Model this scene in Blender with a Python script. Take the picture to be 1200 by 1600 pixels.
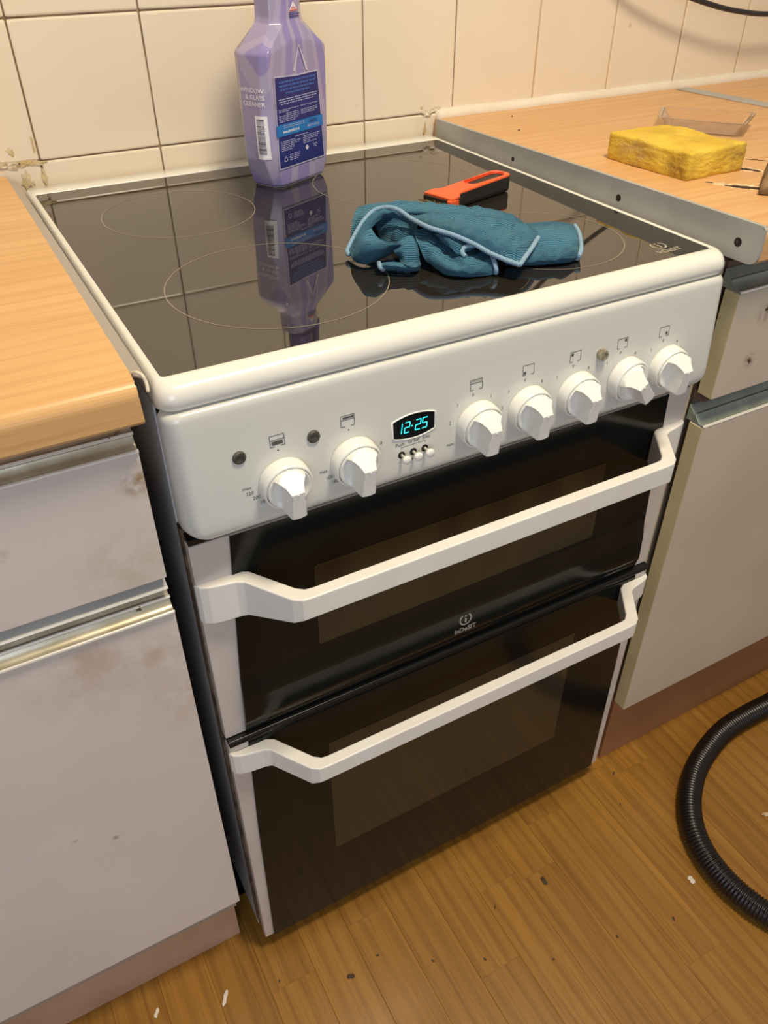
import bpy, bmesh, math, random
from mathutils import Vector, Matrix
random.seed(7)
for o in list(bpy.data.objects): bpy.data.objects.remove(o, do_unlink=True)
S = bpy.context.scene
COL = S.collection
# ---------------------------------------------------------------- camera
cd = bpy.data.cameras.new('camera'); cam = bpy.data.objects.new('camera', cd); COL.objects.link(cam)
cam.matrix_world = Matrix(((0.87614831, 0.29537519, -0.38094309, -0.40208907),
                           (-0.48203851, 0.53401807, -0.69459598, -0.53011309),
                           (-0.00173592, 0.79219833, 0.61026125, 1.18801491), (0, 0, 0, 1)))
cd.sensor_fit = 'VERTICAL'; cd.sensor_height = 24.0; cd.lens = 1247.055 * 24.0 / 1600.0
cd.clip_start = 0.01; cd.clip_end = 50
S.camera = cam
# ---------------------------------------------------------------- world, light, exposure
w = bpy.data.worlds.new('world'); S.world = w; w.use_nodes = True
bg = w.node_tree.nodes['Background']; bg.inputs[0].default_value = (1.0, 0.90, 0.80, 1); bg.inputs[1].default_value = 0.26
def area(name, loc, target, size, power, col, sy=None):
    l = bpy.data.lights.new(name, 'AREA'); l.energy = power; l.color = col; l.size = size
    if sy: l.shape = 'RECTANGLE'; l.size_y = sy
    o = bpy.data.objects.new(name, l); COL.objects.link(o); o.location = loc
    o.rotation_euler = (Vector(target) - Vector(loc)).to_track_quat('-Z', 'Y').to_euler()
    return o
area('ceiling_light', (0.12, -0.38, 2.35), (0.1, 0.1, 0.8), 0.30, 24.5, (1.0, 0.865, 0.64))
area('window_light', (-1.15, -2.3, 1.35), (-0.2, 0, 0.6), 1.2, 17, (0.68, 0.80, 1.0), 1.2)
S.view_settings.view_transform = 'Standard'; S.view_settings.look = 'None'
S.view_settings.exposure = 0.14; S.view_settings.gamma = 1.0; S.view_settings.use_curve_mapping = False

# ---------------------------------------------------------------- materials
def srgb(r, g, b):
    f = lambda c: (c / 255 / 12.92) if c / 255 <= 0.04045 else ((c / 255 + 0.055) / 1.055) ** 2.4
    return (f(r), f(g), f(b), 1)
class NT:
    def __init__(s, m): s.n = m.node_tree.nodes; s.l = m.node_tree.links
    def add(s, t, **k):
        n = s.n.new(t)
        for a, b in k.items():
            if a.startswith('i_'): n.inputs[a[2:].replace('_', ' ')].default_value = b
            else: setattr(n, a, b)
        return n
    def link(s, a, b): s.l.new(a, b)
    def ramp(s, src, p0, c0, p1, c1):
        r = s.add('ShaderNodeValToRGB'); e = r.color_ramp.elements
        e[0].position = p0; e[0].color = c0; e[1].position = p1; e[1].color = c1
        s.link(src, r.inputs[0]); return r.outputs[0]
    def mix(s, fac, a, b, mode='MIX'):
        m = s.add('ShaderNodeMix', data_type='RGBA', blend_type=mode)
        for i, v in ((0, fac), (6, a), (7, b)):
            if isinstance(v, (float, int, tuple)): m.inputs[i].default_value = v
            else: s.link(v, m.inputs[i])
        return m.outputs[2]
    def coord(s, kind='Object', scale=(1, 1, 1), loc=(0, 0, 0), src=None):
        c = s.add('ShaderNodeTexCoord').outputs[kind] if src is None else src
        mp = s.add('ShaderNodeMapping'); mp.inputs['Scale'].default_value = scale; mp.inputs['Location'].default_value = loc
        s.link(c, mp.inputs[0]); return mp.outputs[0]
    def noise(s, vec, scale, detail=3, rough=0.5):
        n = s.add('ShaderNodeTexNoise'); n.inputs['Scale'].default_value = scale; n.inputs['Detail'].default_value = detail
        n.inputs['Roughness'].default_value = rough; s.link(vec, n.inputs['Vector']); return n.outputs['Fac']
W1 = (1, 1, 1, 1); K0 = (0, 0, 0, 1)
def mat(name, c, rough=0.5, metal=0.0, c2=None, nscale=8, namt=0.5, specks=0.0, speck_scale=60, speck_col=(70, 55, 40),
        bump=0.0, bscale=80, ior=None, coat=0.0, blobs=(), emit=None, estr=0, sub=0, trans=0, brough=None, world=False, sthr=0.60):
    m = bpy.data.materials.new(name); m.use_nodes = True; t = NT(m); b = t.n['Principled BSDF']
    col = srgb(*c)
    co = t.add('ShaderNodeNewGeometry').outputs['Position'] if world else t.coord()
    out = col
    if c2:
        f = t.ramp(t.noise(co, nscale, 4), 0.5 - namt * 0.3, K0, 0.5 + namt * 0.3, W1)
        out = t.mix(f, col, srgb(*c2))
    for (p, r, bc, amt) in blobs:           # a stain with a place of its own, object space
        g = t.add('ShaderNodeVectorMath', operation='DISTANCE'); t.link(t.add('ShaderNodeTexCoord').outputs['Object'], g.inputs[0]); g.inputs[1].default_value = p
        d = t.ramp(g.outputs['Value'], 0.0, W1, r, K0)
        nn = t.ramp(t.noise(co, 1.6 / r, 6, 0.65), 0.42, K0, 0.62, W1)
        mu = t.add('ShaderNodeMath', operation='MULTIPLY'); t.link(d, mu.inputs[0]); t.link(nn, mu.inputs[1])
        m2 = t.add('ShaderNodeMath', operation='MULTIPLY'); t.link(mu.outputs[0], m2.inputs[0]); m2.inputs[1].default_value = amt; m2.use_clamp = True
        out = t.mix(m2.outputs[0], out, srgb(*bc))
    if specks:
        v = t.add('ShaderNodeTexVoronoi'); v.inputs['Scale'].default_value = speck_scale; t.link(co, v.inputs['Vector'])
        s1 = t.ramp(v.outputs['Distance'], 0.03, W1, 0.12, K0)
        s2 = t.ramp(t.noise(co, speck_scale * 0.3, 1), sthr, K0, sthr + 0.06, W1)
        mu = t.add('ShaderNodeMath', operation='MULTIPLY'); t.link(s1, mu.inputs[0]); t.link(s2, mu.inputs[1])
        m2 = t.add('ShaderNodeMath', operation='MULTIPLY'); t.link(mu.outputs[0], m2.inputs[0]); m2.inputs[1].default_value = specks
        out = t.mix(m2.outputs[0], out, srgb(*speck_col))
    if isinstance(out, tuple): b.inputs['Base Color'].default_value = out
    else: t.link(out, b.inputs['Base Color'])
    b.inputs['Roughness'].default_value = rough; b.inputs['Metallic'].default_value = metal
    if brough:
        rr = t.add('ShaderNodeMapRange'); rr.inputs[3].default_value = brough[0]; rr.inputs[4].default_value = brough[1]
        t.link(t.noise(co, brough[2], 4), rr.inputs[0]); t.link(rr.outputs[0], b.inputs['Roughness'])
    if ior: b.inputs['IOR'].default_value = ior
    if coat: b.inputs['Coat Weight'].default_value = coat; b.inputs['Coat Roughness'].default_value = 0.08
    if sub: b.inputs['Subsurface Weight'].default_value = sub; b.inputs['Subsurface Scale'].default_value = 0.01
    if trans: b.inputs['Transmission Weight'].default_value = trans
    if emit: b.inputs['Emission Color'].default_value = srgb(*emit); b.inputs['Emission Strength'].default_value = estr
    if bump:
        bn = t.add('ShaderNodeBump'); bn.inputs['Distance'].default_value = 0.001; bn.inputs['Strength'].default_value = bump
        t.link(t.noise(co, bscale, 3), bn.inputs['Height']); t.link(bn.outputs[0], b.inputs['Normal'])
    return m
def wood(name, c1, c2, c3, axis, rough=0.4, sc=1.0, perobj=0.0, dark=None, stretch=14, coat=0.0, tone=None):
    m = bpy.data.materials.new(name); m.use_nodes = True; t = NT(m); b = t.n['Principled BSDF']
    info = t.add('ShaderNodeObjectInfo')
    src = t.add('ShaderNodeTexCoord').outputs['Object']
    va = t.add('ShaderNodeVectorMath', operation='MULTIPLY_ADD')
    cb = t.add('ShaderNodeCombineXYZ'); t.link(info.outputs['Random'], cb.inputs[0]); t.link(info.outputs['Random'], cb.inputs[1])
    t.link(cb.outputs[0], va.inputs[0]); va.inputs[1].default_value = (7, 13, 0); t.link(src, va.inputs[2])
    s = (1, stretch, 6) if axis == 'x' else (stretch, 1, 6)
    v1 = t.coord(scale=tuple(a * sc for a in s), src=va.outputs[0])
    n1 = t.noise(v1, 3.2, 5, 0.6)
    v2 = t.coord(scale=tuple(a * sc * (5 if a > 3 else 1.0) for a in s), src=va.outputs[0])
    n2 = t.noise(v2, 6, 3, 0.6)
    o = t.mix(t.ramp(n1, 0.32, K0, 0.68, W1), srgb(*c1), srgb(*c2))
    o = t.mix(t.ramp(n2, 0.52, K0, 0.75, (0.75, 0.75, 0.75, 1)), o, srgb(*c3))
    v3 = t.coord(scale=tuple(a * sc * 0.25 for a in s), src=va.outputs[0])
    wv = t.add('ShaderNodeTexWave', wave_type='RINGS', rings_direction='Z'); wv.inputs['Scale'].default_value = 5; wv.inputs['Distortion'].default_value = 7; wv.inputs['Detail'].default_value = 3
    t.link(v3, wv.inputs['Vector'])
    o = t.mix(t.ramp(wv.outputs['Fac'], 0.55, K0, 1.0, (0.35, 0.35, 0.35, 1)), o, srgb(*c3))
    if perobj:
        hs = t.add('ShaderNodeHueSaturation'); mr = t.add('ShaderNodeMapRange'); mr.inputs[3].default_value = 1 - perobj; mr.inputs[4].default_value = 1 + perobj
        t.link(info.outputs['Random'], mr.inputs[0]); t.link(mr.outputs[0], hs.inputs['Value']); t.link(o, hs.inputs['Color']); o = hs.outputs[0]
    t.link(o, b.inputs['Base Color']); b.inputs['Roughness'].default_value = rough
    if coat: b.inputs['Coat Weight'].default_value = coat; b.inputs['Coat Roughness'].default_value = 0.2
    bn = t.add('ShaderNodeBump'); bn.inputs['Distance'].default_value = 0.0004; bn.inputs['Strength'].default_value = 0.35
    t.link(n2, bn.inputs['Height']); t.link(bn.outputs[0], b.inputs['Normal'])
    return m
M = {}
M['tile'] = mat('glazed_cream_tile', (236, 222, 200), 0.22, c2=(230, 214, 190), nscale=3, specks=0.6, speck_scale=22, speck_col=(150, 115, 75), bump=0.25, bscale=14, world=True)
M['grout'] = mat('old_grout', (168, 148, 118), 0.9, c2=(128, 106, 80), nscale=25, bump=0.6, bscale=300)
M['grout_light'] = mat('clean_grout', (214, 196, 165), 0.9, c2=(190, 165, 125), nscale=20)
M['sealant'] = mat('white_sealant', (238, 230, 216), 0.5, c2=(226, 212, 188), nscale=22, namt=1.2, bump=0.8, bscale=60)
M['stain'] = mat('yellow_grime', (196, 168, 112), 0.7, c2=(215, 196, 160), nscale=70, bump=0.8, bscale=150)
M['crumb'] = mat('flaking_filler', (238, 228, 208), 0.8, c2=(170, 140, 95), nscale=90, bump=1, bscale=200)
M['enamel'] = mat('white_enamel', (233, 231, 222), 0.18, specks=0.7, speck_scale=28, speck_col=(110, 90, 70), coat=0.3)
M['panel'] = mat('white_panel_enamel', (213, 213, 207), 0.25, specks=0.6, speck_scale=24, speck_col=(90, 75, 60), coat=0.3)
M['plastic'] = mat('white_plastic', (240, 239, 232), 0.35, specks=0.3, speck_scale=60, speck_col=(150, 120, 90))
M['handle'] = mat('white_handle_plastic', (244, 242, 236), 0.33, c2=(238, 232, 222), nscale=16, namt=1.2, specks=0.5, speck_scale=70, speck_col=(150, 110, 80))
M['doorwhite'] = mat('white_door_enamel', (214, 206, 198), 0.3, c2=(200, 188, 178), nscale=10, specks=0.5, speck_scale=40)
M['hob'] = mat('black_hob_glass', (40, 36, 32), 0.02, ior=1.95, brough=(0.01, 0.05, 30))
M['ring'] = mat('hob_print', (150, 140, 125), 0.4)
M['doorglass'] = mat('black_door_glass', (22, 24, 23), 0.12, ior=1.33, brough=(0.10, 0.2, 18))
M['window'] = mat('oven_window_glass', (60, 53, 40), 0.12, ior=1.42)
M['darktrim'] = mat('black_trim', (22, 21, 20), 0.25)
M['dark'] = mat('dark_void', (14, 12, 11), 0.8)
M['grime'] = mat('grimy_gasket', (120, 98, 76), 0.8, c2=(62, 48, 38), nscale=60, bump=0.8, bscale=150)
M['side'] = mat('painted_side_panel', (214, 214, 214), 0.25, c2=(200, 200, 200), nscale=6)
M['print'] = mat('grey_print', (84, 80, 78), 0.6)
M['logo'] = mat('silver_print', (176, 170, 160), 0.4)
M['hoblogo'] = mat('dim_silver_print', (170, 160, 148), 0.4)
M['lens'] = mat('dark_lens', (88, 84, 76), 0.55, c2=(56, 54, 48), nscale=200)
M['clearlens'] = mat('clear_lens', (170, 162, 140), 0.2, c2=(120, 112, 90), nscale=250)
M['display'] = mat('display_glass', (24, 26, 28), 0.12)
M['digit'] = mat('cyan_digit', (40, 220, 225), 0.5, emit=(60, 235, 240), estr=1.1)
M['metal'] = mat('worn_aluminium', (206, 198, 176), 0.34, 0.55, c2=(176, 164, 136), nscale=30, namt=0.6, specks=0.8, speck_scale=60, speck_col=(90, 70, 45), brough=(0.2, 0.45, 40))
M['metal_r'] = mat('green_tinged_aluminium', (166, 176, 168), 0.35, 0.45, c2=(140, 150, 143), nscale=20)
M['edge_glint'] = mat('painted_metal_edge_glint', (250, 246, 236), 0.25, 0.3)  # near-white colour paints the bright glint along rail lips and ridges
M['alu'] = mat('brushed_aluminium_strip', (186, 186, 182), 0.5, 0.25, c2=(174, 173, 168), nscale=12)
M['alu_l'] = mat('pale_aluminium_strip', (190, 182, 174), 0.4, 0.5)
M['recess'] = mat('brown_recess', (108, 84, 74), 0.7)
M['cab'] = mat('off_white_laminate_left', (222, 212, 205), 0.38, c2=(215, 204, 195), nscale=5, specks=0.8, speck_scale=26, speck_col=(120, 100, 84), bump=0.15, bscale=60,
               blobs=(((-0.40, 0.011, 0.660), 0.085, (190, 168, 146), 0.8), ((-0.345, 0.011, 0.634), 0.05, (192, 170, 148), 0.7), ((-0.33, 0.011, 0.565), 0.05, (200, 180, 158), 0.7)))
M['cab_d'] = mat('off_white_laminate_drawer', (222, 212, 205), 0.38, c2=(215, 204, 195), nscale=5, specks=0.8, speck_scale=24, speck_col=(130, 108, 90), bump=0.15, bscale=60,
                 blobs=(((-0.35, 0.011, 0.75), 0.05, (196, 178, 156), 0.7), ((-0.44, 0.011, 0.795), 0.012, (150, 130, 112), 0.6), ((-0.325, 0.011, 0.825), 0.02, (150, 120, 80), 1.0)))
M['cab_r'] = mat('off_white_laminate_right', (206, 192, 174), 0.42, c2=(198, 184, 166), nscale=5, specks=0.7, speck_scale=24, speck_col=(120, 95, 75),
                 blobs=(((0.372, 0.0, 0.824), 0.018, (140, 118, 96), 1.3), ((0.368, 0.0, 0.765), 0.012, (140, 118, 90), 1.3)))
M['lip'] = mat('yellowed_edge_banding', (208, 194, 152), 0.5, c2=(196, 180, 136), nscale=14, specks=0.6, speck_scale=50)
M['plinth_l'] = mat('taupe_plinth', (192, 158, 134), 0.45, c2=(180, 146, 120), nscale=12, specks=0.8, speck_scale=40, speck_col=(90, 66, 50))
M['plinth_r'] = mat('brown_plinth', (160, 112, 78), 0.4, c2=(150, 102, 70), nscale=8, specks=0.6, speck_scale=40, speck_col=(80, 50, 30))
M['carcass'] = mat('cabinet_carcass', (165, 152, 140), 0.6)
M['wt_l'] = wood('beech_worktop_left', (226, 180, 122), (216, 168, 108), (200, 148, 90), 'x', 0.35, 1.0, stretch=12)
M['wt_r'] = wood('beech_worktop_right', (220, 176, 124), (212, 164, 110), (198, 146, 92), 'x', 0.42, 1.0, stretch=12)
M['floor'] = wood('oak_laminate', (170, 122, 50), (154, 107, 40), (116, 74, 26), 'y', 0.36, 1.0, perobj=0.09, stretch=11, coat=0.1)
M['chip'] = mat('charred_chip', (58, 38, 24), 0.9, bump=1, bscale=300)
M['chip_edge'] = mat('pale_chipped_edge', (244, 220, 180), 0.9, c2=(190, 150, 105), nscale=200)
M['sponge'] = mat('yellow_sponge', (226, 192, 70), 0.95, c2=(208, 172, 56), nscale=26, specks=1.0, speck_scale=190, speck_col=(96, 74, 30), sthr=0.46, bump=1.0, bscale=420, sub=0.0,  # dark specks paint the shade inside the pores; blobs are stains
                  blobs=(((0.04, -0.066, 0.0), 0.035, (140, 116, 64), 1.0), ((-0.047, 0.02, 0.0), 0.035, (190, 160, 110), 0.9), ((0.0, 0.0, 0.016), 0.05, (180, 150, 60), 0.7), ((-0.047, -0.05, -0.005), 0.025, (120, 96, 50), 1.0)))
M['orange'] = mat('orange_plastic', (240, 98, 48), 0.4, specks=0.7, speck_scale=120, speck_col=(90, 40, 20), sub=0.0)
M['orange_in'] = mat('orange_plastic_inset', (226, 66, 24), 0.5)
M['blackplastic'] = mat('black_rubber_grip', (36, 34, 32), 0.5, specks=0.6, speck_scale=120, speck_col=(160, 140, 110))
M['blade'] = mat('dirty_blade', (150, 138, 110), 0.5, 0.6, c2=(90, 74, 50), nscale=180, bump=0.6, bscale=300)
M['clear'] = mat('clear_plastic', (252, 248, 244), 0.06, trans=1.0, ior=1.45)
M['block'] = mat('dirty_brown_block', (150, 122, 84), 0.9, c2=(92, 68, 44), nscale=70, bump=1, bscale=250)
M['cable'] = mat('black_cable', (44, 42, 44), 0.4)
M['hose'] = mat('black_ribbed_hose', (24, 17, 15), 0.33)
M['debris_w'] = mat('white_paint_flake', (232, 222, 205), 0.8)
M['debris_d'] = mat('dark_crumb', (78, 62, 44), 0.9)
M['hem'] = mat('pale_blue_hem', (158, 186, 206), 0.95, c2=(118, 154, 184), nscale=700, namt=0.8, bump=1.0, bscale=900)
M['label'] = mat('navy_label', (42, 50, 120), 0.35, c2=(36, 42, 106), nscale=30)
M['label_edge'] = mat('label_border', (200, 196, 214), 0.4)
M['band'] = mat('cyan_band', (38, 120, 192), 0.35)
M['ltext'] = mat('label_text', (176, 176, 214), 0.5)
M['ltext2'] = mat('label_blue_text', (70, 104, 178), 0.5)
M['white'] = mat('white_print', (236, 232, 240), 0.5)
M['black'] = mat('black_print', (30, 28, 46), 0.5)
M['red'] = mat('red_print', (206, 64, 60), 0.5)
M['navy'] = mat('navy_print', (52, 52, 120), 0.5)
M['bbase'] = mat('bottle_base', (150, 150, 152), 0.35)
M['sprayer'] = mat('purple_sprayer', (92, 78, 140), 0.35)
# bottle sleeve: printed wedge stripes fanning out from the neck
def bottle_mat():
    m = bpy.data.materials.new('lavender_bottle_sleeve'); m.use_nodes = True; t = NT(m); b = t.n['Principled BSDF']
    sx = t.add('ShaderNodeSeparateXYZ'); t.link(t.add('ShaderNodeTexCoord').outputs['Object'], sx.inputs[0])
    def math_(op, a, bb):
        n = t.add('ShaderNodeMath', operation=op)
        for i, v in enumerate((a, bb)):
            if isinstance(v, (int, float)): n.inputs[i].default_value = v
            else: t.link(v, n.inputs[i])
        return n.outputs[0]
    den = math_('SUBTRACT', 0.30, sx.outputs[2]); ang = math_('DIVIDE', math_('ADD', sx.outputs[0], math_('MULTIPLY', sx.outputs[1], 0.3)), den)
    s = math_('SINE', math_('MULTIPLY', ang, 52.0), 0)
    f = t.ramp(s, 0.35, K0, 0.6, W1)
    s2 = math_('SINE', math_('MULTIPLY', ang, 19.0), 0); f2 = t.ramp(s2, 0.1, K0, 0.5, W1)
    o = t.mix(f2, srgb(146, 134, 186), srgb(158, 148, 182))
    o = t.mix(f, o, srgb(168, 158, 188))
    t.link(o, b.inputs['Base Color']); b.inputs['Roughness'].default_value = 0.22
    b.inputs['Coat Weight'].default_value = 0.4; b.inputs['Coat Roughness'].default_value = 0.1
    return m
M['bottle'] = bottle_mat()
def cloth_mat():
    m = bpy.data.materials.new('teal_ribbed_microfibre'); m.use_nodes = True; t = NT(m); b = t.n['Principled BSDF']
    uv = t.add('ShaderNodeUVMap'); wv = t.add('ShaderNodeTexWave', bands_direction='Y', wave_type='BANDS')
    wv.inputs['Scale'].default_value = 112; wv.inputs['Distortion'].default_value = 0.15; wv.inputs['Detail'].default_value = 1
    t.link(uv.outputs[0], wv.inputs['Vector'])
    co = t.coord(); n = t.noise(co, 1200, 2); n2 = t.noise(co, 22, 3)
    o = t.mix(t.ramp(wv.outputs['Fac'], 0.1, K0, 0.9, W1), srgb(6, 52, 88), srgb(72, 146, 184))  # rib shading put into the colour: dark troughs, light crests
    o = t.mix(t.ramp(n2, 0.42, K0, 0.66, (0.5, 0.5, 0.5, 1)), o, srgb(70, 120, 140))
    o = t.mix(t.ramp(n, 0.45, K0, 0.75, (0.45, 0.45, 0.45, 1)), o, srgb(104, 172, 206))
    t.link(o, b.inputs['Base Color']); b.inputs['Roughness'].default_value = 1.0
    b.inputs['Sheen Weight'].default_value = 0.35; b.inputs['Sheen Tint'].default_value = srgb(120, 180, 200)
    ad = t.add('ShaderNodeMath', operation='MULTIPLY_ADD'); t.link(n, ad.inputs[0]); ad.inputs[1].default_value = 0.5; t.link(wv.outputs['Fac'], ad.inputs[2])
    bn = t.add('ShaderNodeBump'); bn.inputs['Distance'].default_value = 0.003; bn.inputs['Strength'].default_value = 1.0
    t.link(ad.outputs[0], bn.inputs['Height']); t.link(bn.outputs[0], b.inputs['Normal'])
    return m
M['cloth'] = cloth_mat()

# ---------------------------------------------------------------- helpers
def link_mesh(name, me, m, parent=None, smooth=False, bevel=0, seg=2):
    me.materials.clear(); me.materials.append(m)
    o = bpy.data.objects.new(name, me); COL.objects.link(o)
    if parent is not None:
        o.parent = parent
        if parent.type == 'EMPTY': o.matrix_parent_inverse = Matrix.Translation(-parent.location)
    if smooth:
        for p in me.polygons: p.use_smooth = True
    if bevel:
        b = o.modifiers.new('bevel', 'BEVEL'); b.width = bevel; b.segments = seg; b.limit_method = 'ANGLE'; b.angle_limit = math.radians(40)
        for p in me.polygons: p.use_smooth = True
        b.harden_normals = True
    return o
def obj(name, bm, m, parent=None, **k):
    bmesh.ops.recalc_face_normals(bm, faces=bm.faces)
    me = bpy.data.meshes.new(name); bm.to_mesh(me); bm.free()
    return link_mesh(name, me, m, parent, **k)
def thing(name, label, cat, loc=(0, 0, 0), group=None):
    o = bpy.data.objects.new(name, None); COL.objects.link(o); o.location = loc; o.empty_display_size = 0.05
    o['label'] = label; o['category'] = cat
    if group: o['group'] = group
    return o
def tag(o, label, cat, group=None):
    o['label'] = label; o['category'] = cat
    if group: o['group'] = group
    return o
def box(bm, x0, x1, y0, y1, z0, z1):
    v = [bm.verts.new((x, y, z)) for x in (x0, x1) for y in (y0, y1) for z in (z0, z1)]
    for f in ((0, 1, 3, 2), (4, 6, 7, 5), (0, 4, 5, 1), (2, 3, 7, 6), (0, 2, 6, 4), (1, 5, 7, 3)): bm.faces.new([v[i] for i in f])
    return v
def Bx(*a):
    bm = bmesh.new(); box(bm, *a); return bm
def prism(pts, a0, a1, axis='x'):
    """closed polygon (2D) extruded: axis x -> pts are (y,z); axis z -> (x,y); axis y -> (x,z)"""
    bm = bmesh.new()
    mk = {'x': lambda p, a: (a, p[0], p[1]), 'z': lambda p, a: (p[0], p[1], a), 'y': lambda p, a: (p[0], a, p[1])}[axis]
    A = [bm.verts.new(mk(p, a0)) for p in pts]; B = [bm.verts.new(mk(p, a1)) for p in pts]
    bm.faces.new(A); bm.faces.new(B[::-1])
    for i in range(len(pts)):
        j = (i + 1) % len(pts); bm.faces.new((A[i], A[j], B[j], B[i]))
    return bm
def loft(loops, close_loop=True, cap0=False, cap1=False, bm=None):
    bm = bm or bmesh.new(); V = [[bm.verts.new(p) for p in L] for L in loops]
    n = len(V[0])
    for a, b in zip(V, V[1:]):
        for i in range(n if close_loop else n - 1):
            j = (i + 1) % n; bm.faces.new((a[i], a[j], b[j], b[i]))
    if cap0: bm.faces.new(V[0][::-1])
    if cap1: bm.faces.new(V[-1])
    return bm
def catmull(P, n):
    P = [Vector(p) for p in P]; out = []
    Q = [P[0] * 2 - P[1]] + P + [P[-1] * 2 - P[-2]]
    for i in range(len(P) - 1):
        a, b, c, d = Q[i:i + 4]
        for k in range(n):
            t = k / n
            out.append(0.5 * ((2 * b) + (c - a) * t + (2 * a - 5 * b + 4 * c - d) * t * t + (3 * b - a - 3 * c + d) * t ** 3))
    out.append(P[-1]); return out
def tube(path, r, seg=10, bm=None, rf=None):
    bm = bm or bmesh.new(); loops = []; up = Vector((0, 0, 1)); prev = None
    for i, p in enumerate(path):
        a = path[max(i - 1, 0)]; b = path[min(i + 1, len(path) - 1)]; t = (b - a).normalized()
        if prev is None:
            n = t.cross(up); n = n if n.length > 1e-3 else t.cross(Vector((1, 0, 0))); n.normalize()
        else:
            n = (prev - t * prev.dot(t)).normalized()
        prev = n; bb = t.cross(n); rr = rf(i) if rf else r
        loops.append([p + (n * math.cos(q) + bb * math.sin(q)) * rr for q in [2 * math.pi * k / seg for k in range(seg)]])
    return loft(loops, True, True, True, bm)
def rrect(x0, x1, y0, y1, z, r, k=8):
    pts = []
    for cx, cy, a0 in ((x1 - r, y1 - r, 0), (x0 + r, y1 - r, 90), (x0 + r, y0 + r, 180), (x1 - r, y0 + r, 270)):
        for i in range(k + 1):
            a = math.radians(a0 + 90 * i / k); pts.append((cx + r * math.cos(a), cy + r * math.sin(a), z))
    return pts
def lathe(bm, prof, c, axis='y', seg=40):
    """prof: (radius, along) list, along the -y or +z axis"""
    loops = []
    for r, h in prof:
        L = []
        for k in range(seg):
            a = 2 * math.pi * k / seg
            L.append((c[0] + r * math.cos(a), c[1] - h, c[2] + r * math.sin(a)) if axis == 'y' else (c[0] + r * math.cos(a), c[1] + r * math.sin(a), c[2] + h))
        loops.append(L)
    return loft(loops, True, True, True, bm)
def text_bm(s, size, mp, align='CENTER', shear=0, offset=0, sx=1.0):
    """a flat mesh of text; mp maps (u, v) to a world point"""
    cu = bpy.data.curves.new('txt', 'FONT'); cu.body = s; cu.size = size; cu.align_x = align; cu.shear = shear; cu.offset = offset; cu.resolution_u = 3
    o = bpy.data.objects.new('txt', cu); COL.objects.link(o)
    dg = bpy.context.evaluated_depsgraph_get(); dg.update(); me = bpy.data.meshes.new_from_object(o.evaluated_get(dg))
    bm = bmesh.new(); bm.from_mesh(me)
    for v in bm.verts: v.co = Vector(mp(v.co.x * sx, v.co.y))
    bpy.data.objects.remove(o); bpy.data.curves.remove(cu); bpy.data.meshes.remove(me)
    return bm
def merge(bm, other):
    me = bpy.data.meshes.new('tmp'); other.to_mesh(me); other.free(); bm.from_mesh(me); bpy.data.meshes.remove(me); return bm
def quad2(bm, mp, u0, v0, u1, v1, div=1):
    for i in range(div):
        a = u0 + (u1 - u0) * i / div; b = u0 + (u1 - u0) * (i + 1) / div
        bm.faces.new([bm.verts.new(mp(*q)) for q in ((a, v0), (b, v0), (b, v1), (a, v1))])
def line2(bm, mp, a, b, w):
    d = Vector((b[0] - a[0], b[1] - a[1])); n = Vector((-d.y, d.x)).normalized() * w / 2; e = d.normalized() * w / 2
    bm.faces.new([bm.verts.new(mp(*q)) for q in
                  ((a[0] + n.x - e.x, a[1] + n.y - e.y), (b[0] + n.x + e.x, b[1] + n.y + e.y), (b[0] - n.x + e.x, b[1] - n.y + e.y), (a[0] - n.x - e.x, a[1] - n.y - e.y))])
def arc2(bm, mp, c, r, w, a0, a1, n=28):
    pr = None
    for i in range(n + 1):
        a = math.radians(a0 + (a1 - a0) * i / n)
        p = [bm.verts.new(mp(c[0] + (r + s * w / 2) * math.cos(a), c[1] + (r + s * w / 2) * math.sin(a))) for s in (-1, 1)]
        if pr: bm.faces.new((pr[0], pr[1], p[1], p[0]))
        pr = p
def logo(mp, s):
    """round letter i emblem above the stylised word, s = width of the word"""
    bm = bmesh.new()
    arc2(bm, mp, (0, 0.50 * s), 0.21 * s, 0.05 * s, -235, 55)
    quad2(bm, mp, -0.03 * s, 0.36 * s, 0.03 * s, 0.55 * s); quad2(bm, mp, -0.03 * s, 0.60 * s, 0.03 * s, 0.67 * s)
    merge(bm, text_bm('InDeSIT', 0.27 * s, mp, 'CENTER', offset=0.006 * s, sx=0.93))
    return bm
# ================================================================ SETTING
TX, TZ, TS, WY = -0.1146, 0.9259, 0.1535, 0.6104
wall = obj('wall_back', Bx(-1.6, 2.0, WY + 0.0035, WY + 0.10, 0.0, 2.4), M['grout']); wall['kind'] = 'structure'
g = 0.0011
def tile_mesh(i):
    bm = bmesh.new(); h = TS / 2 - g; rnd = random.Random(i)
    L = []
    for (ins, y) in ((0, 0.0034), (0, 0.0012), (0.0008, 0.0005), (0.0024, 0.0)):
        L.append([(x, y, z) for (x, _, z) in [(p[0], 0, p[1]) for p in rrect(-h + ins, h - ins, -h + ins, h - ins, 0, 0.002, 2)]])
    loft(L, True, False, True, bm); bmesh.ops.recalc_face_normals(bm, faces=bm.faces)
    me = bpy.data.meshes.new('tile'); bm.to_mesh(me); bm.free(); return me
tms = [tile_mesh(i) for i in range(1)]
rt = random.Random(3)
for i in range(-6, 11):
    for j in range(-1, 5):
        o = link_mesh('tile', tms[0], M['tile'], wall)
        o.location = (TX + (i + 0.5) * TS, WY + rt.uniform(0, 0.0004), TZ + (j + 0.5) * TS)
        o.rotation_euler = (rt.uniform(-0.004, 0.004), rt.uniform(-0.002, 0.002), rt.uniform(-0.004, 0.004))
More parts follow.
